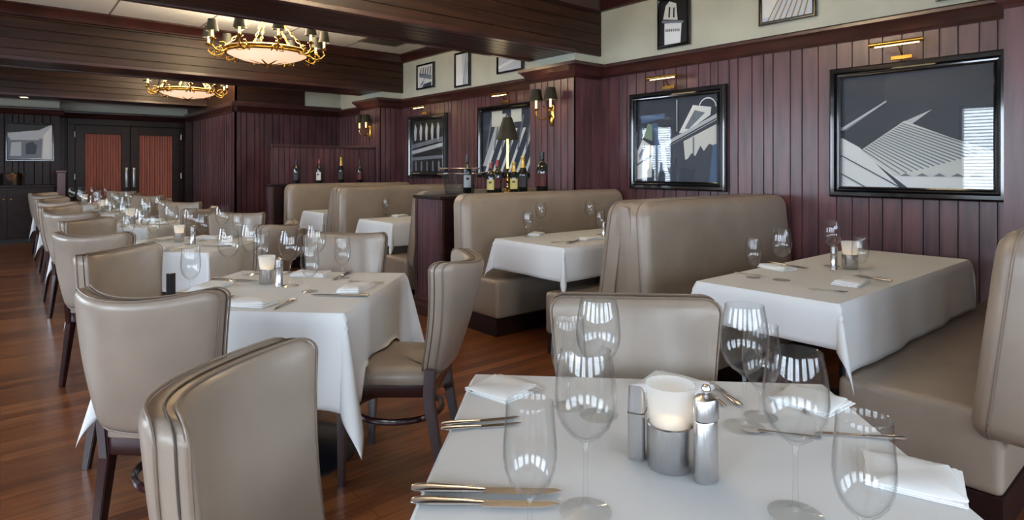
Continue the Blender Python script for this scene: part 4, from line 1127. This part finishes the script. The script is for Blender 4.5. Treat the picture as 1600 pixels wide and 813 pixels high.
bb = bottle(onp(732, 4.62), 4.64, PT+.015, .36, .04, M['black_foil'], M['label_white'], 'wine bottle leaning inside the clear champagne bucket')
tl = empty('table_lamp', (onp(793, 4.66), 4.66, PT), 0, 'brass candlestick lamp with black shade on the partition', 'lamp')
MB().lathe([(0, 0), (.055, 0), (.055, .012), (.03, .02), (.014, .04), (.02, .06), (.012, .08), (.012, .1), (.022, .12), (.012, .15), (.009, .17), (.009, .22), (.02, .235), (.02, .24), (.010, .245)], 20).build('base', M['brass'], tl, True)
MB().lathe([(.011, .245), (.011, .56)], 14).build('candle_sleeve', M['candle_sleeve'], tl, True)
small_shade(MB(), (0, 0, .53), .115, .045, .22).build('lamp_shade', M['shade'], tl, True)
MB().lathe([(0, .57), (.02, .59), (.022, .62), (0, .66)], 14).build('bulb', M['bulb'], tl, True)
MB().tube([(-.043, 0, .745), (0, 0, .745), (.043, 0, .745)], .003, 6).tube([(0, 0, .66), (0, 0, .77)], .004, 6).build('shade_spider', M['brass'], tl, True)
l = bpy.data.lights.new('table_lamp_light', 'POINT'); l.energy = 2.5; l.color = (1, .76, .42); l.shadow_soft_size = .02
o = bpy.data.objects.new('table_lamp_light', l); COL.objects.link(o); o.parent = tl; o.location = (0, 0, .60)

# far sideboard with bucket
sb = empty('sideboard', (-.35, 13.68+.28, 0), 0, 'dark wood sideboard against the far left wall', 'sideboard')
MB().box((-1.4, -.26, .08), (1.1, .28, .98), .004).build('carcass', M['dark_wood'], sb)
MB().box((-1.38, -.22, 0), (1.08, .28, .08)).build('plinth', M['black'], sb)
MB().box((-1.43, -.30, .98), (1.13, .28, 1.02), .008).build('worktop', M['dark_wood'], sb)
for k in range(4):
    x0 = -1.37+.61*k
    d = MB().box((x0, -.275, .12), (x0+.59, -.262, .94), .003).box((x0+.07, -.283, .19), (x0+.52, -.276, .87), .003).build('door', M['dark_wood'], sb)
    MB().lathe([(.005, 0), (.012, .012), (.012, .018), (0, .024)], 12, T=Matrix.Translation((x0+(.55 if k % 2 == 0 else .04), -.277, .78)) @ Matrix.Rotation(PI/2, 4, 'X')).build('knob', M['brass'], d, True)
q = ray(14, 290, Y=13.9)
b2 = empty('ice_bucket', (q.x+.03, 13.9, 1.02), 0, 'wide steel tub with brass handles on the far sideboard', 'bucket')
MB().lathe([(0, .003), (.15, 0), (.155, .006), (.17, .2), (.18, .21), (.175, .216), (.163, .2), (.15, .01), (0, .01)], 36).build('bowl', M['silver'], b2, True)
for s in (-1, 1): MB().tube([(s*.17, -.05, .17), (s*.2, -.045, .19), (s*.21, 0, .195), (s*.2, .045, .19), (s*.17, .05, .17)], .007, 8).build('handle', M['brass'], b2, True)
# low newel post by the doors
npz = MB().box((.78, 13.5, 0), (.90, 13.62, 1.24), .006).box((.765, 13.485, 1.24), (.915, 13.635, 1.28), .008).build('newel_post', M['wall_wood']); tag(npz, 'short square wooden post between sideboard and the curtained doors', 'post')
# remove unused prototypes from view (all prototypes above are placed)
FRONT_PED.scale = (.8, .8, 1)
